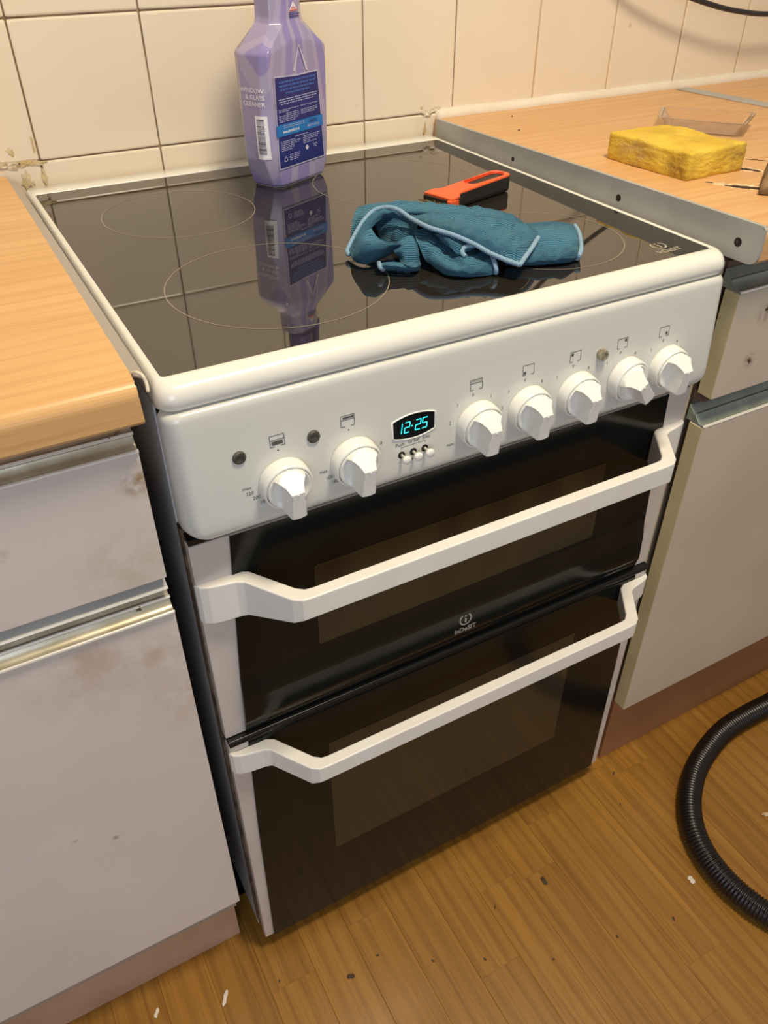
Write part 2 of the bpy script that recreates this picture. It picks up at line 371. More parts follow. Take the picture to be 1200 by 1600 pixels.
# pale grout joints on the right half of the wall
for i in range(4, 11):
    obj('grout_joint', Bx(TX + i * TS - g - 0.0002, TX + i * TS + g + 0.0002, WY + 0.0006, WY + 0.0034, 0.90, 1.35), M['grout_light'], wall)
# white sealant bead along the right worktop
pth = catmull([(0.315 + 0.06 * k, WY + 0.0005, 0.9200 + 0.0006 * math.sin(k * 1.9)) for k in range(22)], 5)
rr = random.Random(5); rs = [0.0108 + rr.uniform(-0.0005, 0.0005) for _ in pth]
obj('sealant_bead', tube(pth, 0.01, 8, rf=lambda i: rs[i]), M['sealant'], wall, smooth=True)
def crumb(name, c, r, m, parent, seed, sq=(1, 0.5, 1), sub=2):
    bm = bmesh.new(); bmesh.ops.create_icosphere(bm, subdivisions=sub, radius=1); rn = random.Random(seed)
    for v in bm.verts:
        k = 1 + rn.uniform(-0.3, 0.3) + 0.5 * math.sin(v.co.x * 4 + seed) * math.sin(v.co.z * 5 + seed * 2); v.co = Vector((c[0] + v.co.x * r * sq[0] * k, c[1] + v.co.y * r * sq[1] * k, c[2] + v.co.z * r * sq[2] * k))
    return obj(name, bm, m, parent)
for k, (x, z, r, sq, mm) in enumerate([(-0.307, 0.925, 0.010, (1.6, .35, .5), 'crumb'), (-0.285, 0.925, 0.006, (1.6, .3, .7), 'stain'), (-0.272, 0.924, 0.005, (2.2, .25, .6), 'stain'), (-0.290, 0.905, 0.007, (.8, .3, 1.8), 'stain'),
                                   (-0.268, 0.906, 0.0035, (.9, .3, 3.6), 'stain'), (-0.284, 0.896, 0.006, (.6, .4, 1.6), 'crumb'), (-0.300, 0.940, 0.004, (1, .25, 1.2), 'stain'), (-0.272, 0.945, 0.0022, (.7, .3, 4.5), 'stain'),
                                   (0.300, 0.926, 0.008, (1.2, .5, .7), 'crumb'), (0.317, 0.932, 0.006, (1.4, .4, .6), 'crumb'), (0.296, 0.900, 0.006, (.5, .5, 2.4), 'stain'), (0.290, 0.935, 0.003, (1.2, .3, .8), 'stain')]):
    crumb('filler_lump', (x, WY, z), r * 0.85, M[mm], wall, k, (sq[0], sq[1] * .5, sq[2]), 3)
floor = obj('floor', Bx(-1.7, 2.1, -2.4, 0.62, -0.05, -0.008), M['dark']); floor['kind'] = 'structure'
pw = 0.0655; rf = random.Random(11)
for c in range(-13, 20):
    y = 0.10; first = True
    x0 = c * pw + 0.012
    off = rf.uniform(0.05, 0.42)
    while y > -1.0:
        ln = off if first else rf.choice((0.28, 0.34, 0.40, 0.46)); first = False
        y1 = y - ln
        if x0 > -0.8 and x0 < 1.2:
            zz = rf.uniform(-0.00015, 0.0)
            bm = prism([(x0 + 0.0001, zz - 0.006), (x0 + 0.0001, zz - 0.0004), (x0 + 0.0006, zz), (x0 + pw - 0.0006, zz), (x0 + pw - 0.0001, zz - 0.0004), (x0 + pw - 0.0001, zz - 0.006)], y1 + 0.0001, y - 0.0001, 'y')
            obj('plank', bm, M['floor'], floor)
        y = y1

# ================================================================ COOKER
ck = thing('cooker', 'white freestanding electric cooker with black ceramic hob and two black glass oven doors', 'cooker', (0, 0.3, 0))
obj('side_panel', Bx(-0.2985, -0.2965, 0.0345, 0.595, 0.028, 0.877), M['side'], ck, bevel=0.0006)
obj('side_panel', Bx(0.2965, 0.2985, 0.0345, 0.595, 0.028, 0.877), M['side'], ck, bevel=0.0006)
obj('body', Bx(-0.2964, 0.2964, 0.034, 0.595, 0.04, 0.8755), M['dark'], ck)
obj('gasket', Bx(-0.2988, -0.2905, 0.0250, 0.0344, 0.045, 0.757), M['grime'], ck)
obj('gasket', Bx(0.2905, 0.2988, 0.0250, 0.0344, 0.045, 0.757), M['grime'], ck)
for fx in (-0.26, 0.26):
    for fy in (0.08, 0.55):
        obj('foot', lathe(bmesh.new(), [(0.018, 0.0), (0.018, 0.012), (0.010, 0.016), (0.010, 0.040)], (fx, fy, 0.0), 'z', 16), M['darktrim'], ck)
# hob frame
fr = [(0.012, 0.020, 0.588, 0.8785, 0.012), (0.002, 0.0085, 0.5985, 0.878, 0.014), (0.0, 0.0062, 0.600, 0.8805, 0.015), (0.0, 0.0052, 0.600, 0.8865, 0.015), (0.0008, 0.0062, 0.5992, 0.892, 0.015),
      (0.002, 0.0090, 0.598, 0.8962, 0.014), (0.0038, 0.0135, 0.596, 0.8990, 0.012), (0.0060, 0.019, 0.593, 0.9003, 0.009), (0.0088, 0.0240, 0.566, 0.9005, 0.005),
      (0.0102, 0.0257, 0.563, 0.9000, 0.004), (0.0106, 0.0262, 0.5625, 0.8980, 0.004)]
obj('hob_frame', loft([rrect(-0.3 + a, 0.3 - a, b, c, z, r, 8) for a, b, c, z, r in fr], True), M['enamel'], ck, smooth=True)
gl = obj('hob_glass', loft([rrect(-0.2892, 0.2892, 0.0268, 0.5618, z, 0.004, 6) for z in (0.880, 0.8996)], True, False, True), M['hob'], ck)
Z = 0.8998
mph = lambda u, v: (u, v, Z)
for (cx, cy, r) in ((-0.1557, 0.4096, 0.0868), (-0.1372, 0.1607, 0.1054), (0.125, 0.400, 0.105), (0.152, 0.135, 0.088)):
    bm = bmesh.new(); arc2(bm, mph, (cx, cy), r, 0.0009, 0, 360, 120); obj('burner_ring', bm, M['ring'], gl)
def lg(u, v):       # printed in the front right corner of the glass
    a = math.radians(0); return (0.2475 + u * math.cos(a) - v * math.sin(a), 0.0395 + u * math.sin(a) + v * math.cos(a), Z)
obj('printed_emblem', logo(lg, 0.038), M['hoblogo'], gl)
# control panel
PP = [(0.024, 0.8772), (0.0085, 0.8773), (0.0042, 0.8762), (0.0024, 0.8735), (0.0015, 0.8675), (-0.0005, 0.845), (-0.0035, 0.815), (-0.0060, 0.785), (-0.0072, 0.770), (-0.0068, 0.7635), (-0.0045, 0.7590), (0.0005, 0.7565), (0.010, 0.7560), (0.024, 0.7562)]
def panel_y(z):
    for (ya, za), (yb, zb) in zip(PP[3:], PP[4:]):
        if zb <= z <= za: return ya + (yb - ya) * (za - z) / (za - zb)
    return -0.005
def hw(z):
    r = 0.016; w_ = 0.3003
    if z < 0.7565 + r: d = (0.7565 + r - z); return w_ - r + math.sqrt(max(r * r - d * d, 0)) if d < r else w_ - r
    r = 0.008
    if z > 0.878 - r: d = z - (0.878 - r); return w_ - r + math.sqrt(max(r * r - d * d, 0)) if d < r else w_ - r
    return w_
def prof_dense(P):
    out = []
    for a, b in zip(P, P[1:]):
        n = 2
        for k in range(n): out.append((a[0] + (b[0] - a[0]) * k / n, a[1] + (b[1] - a[1]) * k / n))
    return out + [P[-1]]
rows = []
er = 0.014
for (y, z) in prof_dense(PP):
    H = hw(z); row = []
    for k in range(0, 9): t = k / 8; d = er * (1 - math.sin(t * math.pi / 2)); row.append((-H + er * (1 - math.cos(t * math.pi / 2)), d))
    for k in range(1, 40): row.append((-H + er + (2 * H - 2 * er) * k / 40, 0))
    for k in range(8, -1, -1): t = k / 8; d = er * (1 - math.sin(t * math.pi / 2)); row.append((H - er * (1 - math.cos(t * math.pi / 2)), d))
    rows.append([(x, min(y + d * (0.024 - y) / 0.03 * 1.6, 0.026), z) for x, d in row])
obj('control_panel', loft(rows, False), M['panel'], ck, smooth=True)
mpp = lambda x, z: (x, panel_y(z) - 0.00025, z)
def at(cx, cz): return lambda u, v: mpp(cx + u, cz + v)
# knobs
KZ = 0.797
def knob_cap():
    bm = bmesh.new(); R = 0.0196; n, mrad = 64, 36
    def h(x, t):
        hbar = min(0.0150 + (0.0192 - t) * 1.65, 0.0325) + min(0, t - 0.009) * 0.04
        s = abs(x); q = min(max((t - 0.007) / 0.011, 0), 1)
        w_ = 0.0056 + 0.0095 * q * q + 0.0012 * min(max(-t / 0.018, 0), 1); d = 0.0022 + 0.0030 * q
        k = min(max((w_ + d - s) / d, 0), 1); k = k * k * (3 - 2 * k)
        r = math.hypot(x, t); rim = min(max((r - 0.0140) / 0.0040, 0), 1)
        lo = 0.0120 + 0.0022 * rim + 0.004 * max(0, 1 - (s - w_) / 0.006) * (1 if s > w_ else 0)
        return lo + (max(hbar, lo) - lo) * k
    G = 44; V = {}
    c0 = None
    rings = []
    for i in range(1, mrad + 1):
        r = R * (i / mrad); L = []
        for k in range(144):
            a = 2 * math.pi * k / 144; x, t = r * math.cos(a), r * math.sin(a)
            hh = h(x, t)
            if i == mrad: hh -= 0.0006
            L.append(bm.verts.new((x, -hh, t)))
        rings.append(L)
    c = bm.verts.new((0, -h(0, 0), 0))
    for k in range(144): bm.faces.new((c, rings[0][k], rings[0][(k + 1) % 144]))
    for a, b in zip(rings, rings[1:]):
        for k in range(144): j = (k + 1) % 144; bm.faces.new((a[k], b[k], b[j], a[j]))
    base = [bm.verts.new((v.co.x * 1.01, -0.004, v.co.z * 1.01)) for v in rings[-1]]
    for k in range(144): j = (k + 1) % 144; bm.faces.new((rings[-1][k], base[k], base[j], rings[-1][j]))
    # nose of the grip, a little past the disc, with a slanting end
    nb = bmesh.new(); P = []
    for (z, yf, wd) in ((-0.0100, 0.03165, 0.0066), (-0.0172, 0.03140, 0.0068), (-0.0192, 0.0296, 0.0070), (-0.0196, 0.0125, 0.0086), (-0.0140, 0.0100, 0.0086)):
        P.append((z, yf, wd))
    V0 = [nb.verts.new((-w_, -y, z)) for z, y, w_ in P]; V1 = [nb.verts.new((w_, -y, z)) for z, y, w_ in P]
    nb.faces.new(V0); nb.faces.new(V1[::-1])
    for i in range(5): j = (i + 1) % 5; nb.faces.new((V0[i], V0[j], V1[j], V1[i]))
    bmesh.ops.bevel(nb, geom=[e for e in nb.edges], offset=0.0009, segments=2, affect='EDGES')
    merge(bm, nb)
    bmesh.ops.recalc_face_normals(bm, faces=bm.faces)
    me = bpy.data.meshes.new('knob'); bm.to_mesh(me); bm.free()
    for p in me.polygons: p.use_smooth = True
    return me
kc = knob_cap()
bm = lathe(bmesh.new(), [(0.0226, -0.001), (0.0228, 0.001), (0.0226, 0.0080), (0.0222, 0.0120), (0.0212, 0.0128), (0.0204, 0.0125), (0.0203, 0.006), (0.002, 0.005)], (0, 0, 0), 'y', 64)
bmesh.ops.recalc_face_normals(bm, faces=bm.faces); kr = bpy.data.meshes.new('knob_collar'); bm.to_mesh(kr); bm.free()
bm = bmesh.new(); bmesh.ops.create_icosphere(bm, subdivisions=2, radius=0.0011); kd = bpy.data.meshes.new('pointer_dot'); bm.to_mesh(kd); bm.free()
tilt = math.atan2(0.0025, 0.03)
for i, (kx, rot) in enumerate(zip((-0.211, -0.1445, -0.0145, 0.044, 0.1035, 0.1675, 0.224), (2, -1, 0, 0, 1, 38, 0))):
    k = bpy.data.objects.new('knob', kc); kc.materials.clear(); kc.materials.append(M['plastic']); COL.objects.link(k)
    k.parent = ck; k.matrix_parent_inverse = Matrix.Translation((0, -0.3, 0))
    k.location = (kx, panel_y(KZ) + 0.0005, KZ); k.rotation_euler = (tilt, math.radians(-rot), 0)
    if i == 5: k['label'] = 'white knob turned with its grip to the lower right'
    es_ = k.modifiers.new('e', 'EDGE_SPLIT'); es_.split_angle = math.radians(24)
    for nm, me, mm in (('knob_collar', kr, 'plastic'), ('pointer_dot', kd, 'white')):
        c = bpy.data.objects.new(nm, me); me.materials.clear(); me.materials.append(M[mm]); COL.objects.link(c); c.parent = k
        if nm == 'pointer_dot': c.location = (0, -0.0322, 0.0072)
        for p in me.polygons: p.use_smooth = True
# indicator lights
for (x, z, mm, hh, lab) in ((-0.2460, 0.8293, 'lens', 0.0012, 'dark round indicator lens'), (-0.1800, 0.8293, 'lens', 0.0012, 'dark round indicator lens'), (0.1325, 0.8300, 'clearlens', 0.0050, 'clear round indicator lens')):
    y = panel_y(z)
    o = obj('indicator_light', lathe(bmesh.new(), [(0.0058, -0.002), (0.0058, hh), (0.0052, hh + 0.0008), (0.0036, hh + 0.0011), (0.0034, hh + 0.0004), (0.001, hh + 0.0002)], (x, y, z), 'y', 32), M[mm], ck, smooth=False)
    o['label'] = lab
# clock
cx, cz = -0.0825, 0.8124
def lens(s, y, k=14):
    w_, hs, hc = 0.0218 * s, 0.0080, 0.0118
    pts = []
    top = [(-w_ + 2 * w_ * i / k, (hs + (hc - hs) * (1 - (2 * i / k - 1) ** 2)) * s) for i in range(k + 1)]
    L = [(x, z) for x, z in top[::-1]] + [(x, -z) for x, z in top]
    return [(cx + x, panel_y(cz + z) + y, cz + z) for x, z in L]
obj('clock_bezel', loft([lens(1.07, 0.0003), lens(1.05, -0.0008), lens(1.0, -0.0010), lens(0.985, 0.0002)], True), M['plastic'], ck, smooth=True)
dsp = obj('clock_display', loft([lens(0.99, 0.0004), lens(0.985, -0.0001)], True, False, True), M['display'], ck)
def seg7(d, ox, mp, hgt=0.0098, wd=0.0050, sh=0.16):
    S7 = {'0': 'abcdef', '1': 'bc', '2': 'abged', '5': 'afgcd'}[d]; bm = bmesh.new(); h2 = hgt / 2; gp = 0.0005
    P = {'a': ((gp, hgt), (wd - gp, hgt)), 'g': ((gp, h2), (wd - gp, h2)), 'd': ((gp, 0), (wd - gp, 0)), 'f': ((0, h2 + gp), (0, hgt - gp)), 'e': ((0, gp), (0, h2 - gp)), 'b': ((wd, h2 + gp), (wd, hgt - gp)), 'c': ((wd, gp), (wd, h2 - gp))}
    for s in S7:
        (a, b) = P[s]; f = lambda q: (ox + q[0] + q[1] * sh, q[1]); line2(bm, mp, f(a), f(b), 0.0009)
    return bm
mpd = lambda u, v: (cx + u, panel_y(cz - 0.0049 + v) - 0.0004, cz - 0.0049 + v)
for d, ox in (('1', -0.0185), ('2', -0.0105), ('2', 0.0008), ('5', 0.0078)):
    o = obj('clock_digit', seg7(d, ox, mpd), M['digit'], dsp)
bm = bmesh.new(); quad2(bm, mpd, -0.0028, 0.0046, -0.0016, 0.0058); obj('clock_digit', bm, M['digit'], dsp)
for bx in (-0.0963, -0.0840, -0.0717):
    z = 0.7860; y = panel_y(z)
    b = obj('clock_button', lathe(bmesh.new(), [(0.0014, -0.001), (0.0014, 0.0075), (0.0042, 0.0085), (0.0044, 0.0098), (0.0038, 0.0112), (0.0016, 0.0118)], (bx, y, z), 'y', 24), M['plastic'], ck, smooth=True)
    obj('button_hole', lathe(bmesh.new(), [(0.0036, -0.001), (0.0036, 0.0003)], (bx, y, z), 'y', 20), M['dark'], b)
# printed marks
def icon(cx, cz, kind):
    bm = bmesh.new(); mp = at(cx, cz); a, b = 0.0064, 0.0050; lw = 0.0005
    L = lambda p, q, w_=lw: line2(bm, mp, p, q, w_)
    L((-a, b), (a, b)); L((-a, -b), (-a, b)); L((a, -b), (a, b)); L((-a, -b), (-a * 0.45, -b)); L((a * 0.45, -b), (a, -b))
    if kind == 'oven': L((-a, 0.001), (a, 0.001)); quad2(bm, mp, -a * .8, -0.0036, a * .75, -0.0002)
    if kind == 'top': L((-a, 0.0012), (a, 0.0012)); quad2(bm, mp, -a * .7, 0.0022, a * .9, 0.0038)
    if kind == 'grill':
        L((-a, 0.0015), (a, 0.0015))
        for k in range(8): L((-a + 0.0012 + k * 0.00145, 0.0026), (-a + 0.0018 + k * 0.00145, 0.0040), 0.0004)
    if kind[0] == 'h':
        u, v = {'hfl': (-0.0042, -0.0026), 'hbl': (-0.0038, 0.0024), 'hbr': (0.0040, 0.0024), 'hfr': (0.0034, -0.0022)}[kind]
        quad2(bm, mp, u - 0.0014, v - 0.0014, u + 0.0014, v + 0.0014)
    obj('printed_symbol', bm, M['print'], ck)
KX = (-0.211, -0.1445, -0.0145, 0.044, 0.1035, 0.1675, 0.224)
for x, k in zip((-0.2122, -0.1475, -0.0155, 0.0435, 0.1000, 0.1600, 0.2160), ('oven', 'top', 'grill', 'hfl', 'hbl', 'hbr', 'hfr')): icon(x, 0.8350, k)
def ptext(s, x, z, size, **k): obj('printed_mark', text_bm(s, size, at(x, z), **k), M['print'], ck)
for x in (-0.2155, -0.1500):
    bm = bmesh.new(); arc2(bm, at(x + 0.003, 0.8262), (0, 0), 0.0004, 0.0007, 0, 360, 8); obj('printed_mark', bm, M['print'], ck)
for x in (-0.0190, 0.0400, 0.0980, 0.1585, 0.2160): ptext('0', x, 0.8240, 0.0042)
for (s, x, z) in (('max', -0.2440, 0.7980), ('220', -0.2420, 0.7925), ('200', -0.2365, 0.7868), ('180', -0.2310, 0.7812), ('max', -0.1740, 0.7920), ('100', -0.1690, 0.7845), ('180', -0.1640, 0.7790), ('0', -0.1165, 0.8030), ('max', -0.0440, 0.7800),
                  ('2', -0.0440, 0.8020), ('1', -0.0360, 0.8180), ('1', 0.0010, 0.8180), ('2', 0.0145, 0.8020), ('1', 0.0215, 0.8170), ('6', 0.0605, 0.8180), ('1', 0.0790, 0.8170), ('6', 0.1180, 0.8180), ('1', 0.1420, 0.8170), ('6', 0.1790, 0.8190), ('1', 0.2010, 0.8170), ('6', 0.2365, 0.8190)):
    ptext(s, x, z, 0.0046)
ptext('Push', -0.0975, 0.7952, 0.0050); ptext('to Set', -0.0830, 0.7958, 0.0050); ptext('5ms', -0.0700, 0.7960, 0.0050)
bm = bmesh.new(); mp = at(0, 0)
for a, b in (((-0.0965, 0.7936), (-0.0712, 0.7940)), ((-0.0965, 0.7922), (-0.0965, 0.7936)), ((-0.0712, 0.7924), (-0.0712, 0.7940)), ((-0.0838, 0.7922), (-0.0838, 0.7938)), ((-0.0862, 0.7790), (-0.0838, 0.7790)), ((-0.0850, 0.7778), (-0.0850, 0.7802)), ((-0.1000, 0.7790), (-0.0985, 0.7790))):
    line2(bm, mp, a, b, 0.0004)
obj('printed_mark', bm, M['print'], ck)

# doors
def gx(z):      # half width of the black glass at height z: it widens downwards
    P = [(0.036, 0.2855), (0.30, 0.2815), (0.475, 0.2755), (0.56, 0.2720), (0.65, 0.2665), (0.745, 0.2605)]
    for (a, u), (b, v) in zip(P, P[1:]):
        if a <= z <= b: return u + (v - u) * (z - a) / (b - a)
    return P[0][1] if z < P[0][0] else P[-1][1]
def door(name, z0, z1, yf, prof, win, label):
    d = obj(name, Bx(-0.2975, 0.2975, yf, yf + 0.013, z0, z1), M['doorwhite'], ck, bevel=0.0015); d['label'] = label
    rows = [[(-gx(z), yf + 0.001, z)] + [(-gx(z) + 2 * gx(z) * k / 24, yf - o_, z) for k in range(25)] + [(gx(z), yf + 0.001, z)] for z, o_ in prof]
    obj('door_glass', loft(rows, False), M['doorglass'], d, smooth=False)
    wz0, wz1, yo = win
    wl = obj('glass_window', loft([rrect(-0.1835, 0.1835, wz0, wz1, 0, 0.003, 3)], True, False, True), M['window'], d)
    for v in wl.data.vertices: v.co = Vector((v.co.x, yf - yo, v.co.y))
    return d
def smooth_prof(keys, n=6):
    out = []
    for (a, u), (b, v) in zip(keys, keys[1:]):
        for k in range(n): t = k / n; out.append((a + (b - a) * t, u + (v - u) * (t * t * (3 - 2 * t))))
    return out + [keys[-1]]
up = door('grill_door', 0.4785, 0.7440, 0.0115, smooth_prof([(0.4785, 0.0005), (0.486, 0.0028), (0.500, 0.0060), (0.530, 0.0052), (0.562, 0.0020), (0.60, 0.0018), (0.744, 0.0018)]), (0.568, 0.6775, 0.00215), 'white upper door with a black glass centre')
lo = door('oven_door', 0.0360, 0.4700, 0.0065, smooth_prof([(0.036, 0.0018), (0.25, 0.0018), (0.455, 0.0018), (0.464, 0.0016), (0.470, 0.0)]), (0.178, 0.405, 0.00215), 'white lower door with a black glass centre')
obj('door_top_trim', prism([(0.0040, 0.4700), (0.0040, 0.4745), (0.0060, 0.4772), (0.018, 0.4780), (0.018, 0.4700)], -0.2965, 0.2965, 'x'), M['darktrim'], lo, bevel=0.0008)
obj('door_top_trim', prism([(0.0130, 0.7440), (0.0130, 0.7500), (0.028, 0.7520), (0.028, 0.7440)], -0.2965, 0.2965, 'x'), M['darktrim'], up, bevel=0.0006)
dlm = lambda u, v: (0.0005 + u, 0.0115 - 0.0061 - 0.0003 + max(0, (0.512 + v - 0.522)) * 0.06, 0.500 + v)
obj('printed_emblem', logo(dlm, 0.037), M['logo'], up)
def handle(parent, zt, dy, hb, he):
    outer = [(-0.2985, 0.0135), (-0.2955, 0.0080), (-0.2890, 0.0045), (-0.2790, 0.0022), (-0.2640, -0.0005), (-0.2575, -0.0040), (-0.2290, -0.0460), (-0.2210, -0.0515), (-0.2120, -0.0525)]
    inner = [(-0.2950, 0.0150), (-0.2920, 0.0130), (-0.2860, 0.0125), (-0.2740, 0.0130), (-0.2570, 0.0128), (-0.2480, 0.0080), (-0.2200, -0.0330), (-0.2130, -0.0385), (-0.2060, -0.0395)]
    zb = [he, he, he, he + 0.0005, he + 0.002, he + 0.004, hb - 0.0045, hb - 0.001, hb]
    def full(L): return L + [(-a, b) for a, b in L[::-1]]
    O, I, B = full(outer), full(inner), zb + zb[::-1]
    # densify the straight bar
    loops = []
    for i, ((ox, oy), (ix, iy), b) in enumerate(zip(O, I, B)):
        oy += dy; iy += dy; e = 0.0012
        mx, my = ix - ox, iy - oy; L = math.hypot(mx, my); mx /= L; my /= L
        loops.append([(ox, oy, b + e), (ox, oy, zt - e), (ox + mx * e * .35, oy + my * e * .35, zt - e * .35), (ox + mx * e, oy + my * e, zt), (ix - mx * e, iy - my * e, zt), (ix, iy, zt - e), (ix, iy, b + e), (ix - mx * e, iy - my * e, b), (ox + mx * e, oy + my * e, b)])
    o = obj('door_handle', loft(loops, True, True, True), M['handle'], parent)
    bv = o.modifiers.new('b', 'BEVEL'); bv.width = 0.002; bv.segments = 3; bv.limit_method = 'ANGLE'; bv.angle_limit = math.radians(14)
    for p in o.data.polygons: p.use_smooth = True
    bv.harden_normals = True
    return o
handle(up, 0.700, 0.0, 0.6745, 0.6535)
handle(lo, 0.460, -0.0065, 0.4360, 0.4270)

# ================================================================ LEFT CABINET + WORKTOP
lc = thing('base_cabinet', 'off-white base cabinet with drawer and worn metal rails on the left of the cooker', 'cabinet', (-0.70, 0.3, 0))
XR, XL, FY, DZ = -0.3200, -1.10, 0.009, -0.0055
obj('carcass', Bx(XL, XR - 0.002, 0.036, 0.60, 0.10, 0.878), M['carcass'], lc)
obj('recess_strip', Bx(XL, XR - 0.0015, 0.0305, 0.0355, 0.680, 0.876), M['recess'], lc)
dr = obj('drawer_front', Bx(XL, XR, 0.002 + FY, 0.020 + FY, 0.7265 + DZ, 0.8570 + DZ), M['cab_d'], lc, bevel=0.001)
dd = obj('door', Bx(XL, XR, 0.002 + FY, 0.020 + FY, 0.1600 + DZ, 0.6860 + DZ), M['cab'], lc, bevel=0.001)
def rail(parent, z, top):
    z += DZ; sh = lambda P: [(y + FY, q) for y, q in P]
    # folded metal pull profile along the top edge of a front: lip, channel, ridge
    P = [(0.0010, z - 0.001), (-0.0002, z + 0.0005), (0.0005, z + 0.002), (0.0040, z + 0.0022), (0.0080, z + 0.0050), (0.0100, z + 0.0095), (0.0085, z + 0.0118), (0.0100, z + 0.0130), (0.0125, z + 0.0122), (0.0185, z + top), (0.0195, z + top), (0.0195, z - 0.001)]
    o = obj('pull_rail', prism(sh(P), XL, XR - 0.0005, 'x'), M['metal'], parent, bevel=0.0004)
    obj('rail_lip', prism(sh([(0.0006, z - 0.0008), (-0.0008, z), (-0.0006, z + 0.0016), (0.0008, z + 0.0022), (0.002, z + 0.001)]), XL, XR - 0.0002, 'x'), M['edge_glint'], o)
    obj('rail_ridge', prism(sh([(0.0080, z + 0.0112), (0.0074, z + 0.0122), (0.0086, z + 0.0136), (0.0104, z + 0.0134), (0.011, z + 0.012)]), XL, XR - 0.0002, 'x'), M['edge_glint'], o)
rail(dr, 0.8575, 0.0185); rail(dd, 0.6865, 0.0185)
o = obj('under_rail', prism([(y + FY, z + DZ) for y, z in [(0.0050, 0.7120), (0.0044, 0.7128), (0.0050, 0.7140), (0.0190, 0.7262), (0.0200, 0.7262), (0.0200, 0.7120)]], XL, XR - 0.001, 'x'), M['alu'], lc)
obj('rail_lip', prism([(y + FY, z + DZ) for y, z in [(0.0052, 0.7112), (0.0038, 0.7122), (0.0044, 0.7140), (0.0062, 0.7146), (0.007, 0.712)]], XL, XR - 0.0008, 'x'), M['edge_glint'], o)
for k, (x, z) in enumerate(((-0.338, 0.8700), (-0.332, 0.8722), (-0.3480, 0.6990), (-0.3490, 0.6952))):
    crumb('rust_spot', (x, 0.0085 + FY, z + DZ), 0.0016, M['grime'], lc, 40 + k, (1.4, .5, .8), 1)
obj('plinth', Bx(XL, -0.3240, 0.0480, 0.0660, 0.0, 0.1590), M['plinth_l'], lc)
wl = thing('worktop', 'beech-effect worktop with a rounded front edge on the left of the cooker', 'worktop', (-0.70, 0.3, 0.88))
def wt_profile(yf, zt0, slope, th):
    P = []; r = 0.012
    for k in range(9): a = math.radians(180 - 90 * k / 8); P.append((yf + r + r * math.cos(a), zt0 - r + r * math.sin(a)))
    P.append((0.606, zt0 - slope)); P.append((0.606, zt0 - slope - th)); P.append((yf + 0.004, zt0 - th)); P.append((yf, zt0 - th + 0.004))
    return P
rj = random.Random(21)
def jag_bm(P, x0, x1, n):
    """profile extruded in x with a slightly chipped end at x1"""
    bm = bmesh.new(); A = [bm.verts.new((x0, y, z)) for y, z in P]; B = [bm.verts.new((x1, y, z)) for y, z in P]
    bm.faces.new(A); bm.faces.new(B[::-1])
    for i in range(len(P)): j = (i + 1) % len(P); bm.faces.new((A[i], A[j], B[j], B[i]))
    return bm
Pl = wt_profile(-0.004, 0.9145, 0.0, 0.0345)
# subdivide the top edge so the cut end can be ragged
top = [(0.606 - 0.594 * k / 150, 0.9145) for k in range(1, 150)][::-1]
Pd = Pl[:9] + top + Pl[9:]
bm = bmesh.new(); A = [bm.verts.new((-1.10, y, z)) for y, z in Pd]; B = []
for (y, z) in Pd:
    j = -abs(rj.gauss(0, 0.0007)) if z > 0.9 else 0
    B.append(bm.verts.new((-0.3130 + j, y, z)))
bm.faces.new(A); bm.faces.new(B[::-1])
for i in range(len(Pd)): j = (i + 1) % len(Pd); bm.faces.new((A[i], A[j], B[j], B[i]))
obj('board', bm, M['wt_l'], wl)
obj('edge_strip', prism([(-0.3128, 0.880), (-0.3128, 0.9128), (-0.3026, 0.9080), (-0.3026, 0.9066), (-0.3112, 0.9105), (-0.3112, 0.880)], 0.016, 0.600, 'y'), M['alu_l'], wl)
bm = tube(catmull([(-0.3130, 0.016, 0.9140), (-0.3090, 0.0135, 0.9148), (-0.3055, 0.0125, 0.9120), (-0.3040, 0.0105, 0.9060), (-0.3044, 0.008, 0.900)], 4), 0.0014, 6)
obj('strip_end', bm, M['crumb'], wl, smooth=True)

# ================================================================ RIGHT CABINET + WORKTOP
rc = thing('base_cabinet', 'off-white base cabinet with yellowed edges on the right of the cooker', 'cabinet', (0.7, 0.3, 0))
A0, A1 = 0.3215, 1.15
obj('carcass', Bx(A0 + 0.006, A1, 0.034, 0.60, 0.10, 0.8795), M['carcass'], rc)
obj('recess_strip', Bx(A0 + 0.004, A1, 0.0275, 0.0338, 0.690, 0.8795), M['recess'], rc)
dr = obj('drawer_front', Bx(A0, A1, -0.001, 0.020, 0.7255, 0.8525), M['cab_r'], rc, bevel=0.0008)
obj('edge_band', Bx(A0 - 0.0008, A0 + 0.0002, 0.0003, 0.0198, 0.7260, 0.8520), M['lip'], dr)
dd = obj('door', Bx(A0, A1, -0.001, 0.020, 0.1650, 0.6860), M['cab_r'], rc, bevel=0.0008)
obj('edge_band', Bx(A0 - 0.0008, A0 + 0.0002, 0.0003, 0.0198, 0.1655, 0.6855), M['lip'], dd)
def rail_r(parent, z):
    P = [(0.0000, z - 0.0005), (-0.0008, z + 0.0005), (0.0, z + 0.0018), (0.0060, z + 0.0020), (0.0130, z + 0.0070), (0.0150, z + 0.0110), (0.0175, z + 0.0100), (0.0260, z + 0.0190), (0.0272, z + 0.0190), (0.0272, z - 0.0005)]
    o = obj('pull_rail', prism(P, A0 + 0.0004, A1, 'x'), M['metal_r'], parent, bevel=0.0005)
    obj('rail_lip', prism([(-0.0004, z - 0.0006), (-0.0014, z + 0.0004), (-0.0006, z + 0.0022), (0.0012, z + 0.0024)], A0, A1, 'x'), M['edge_glint'], o)
rail_r(dr, 0.8532); rail_r(dd, 0.6868)
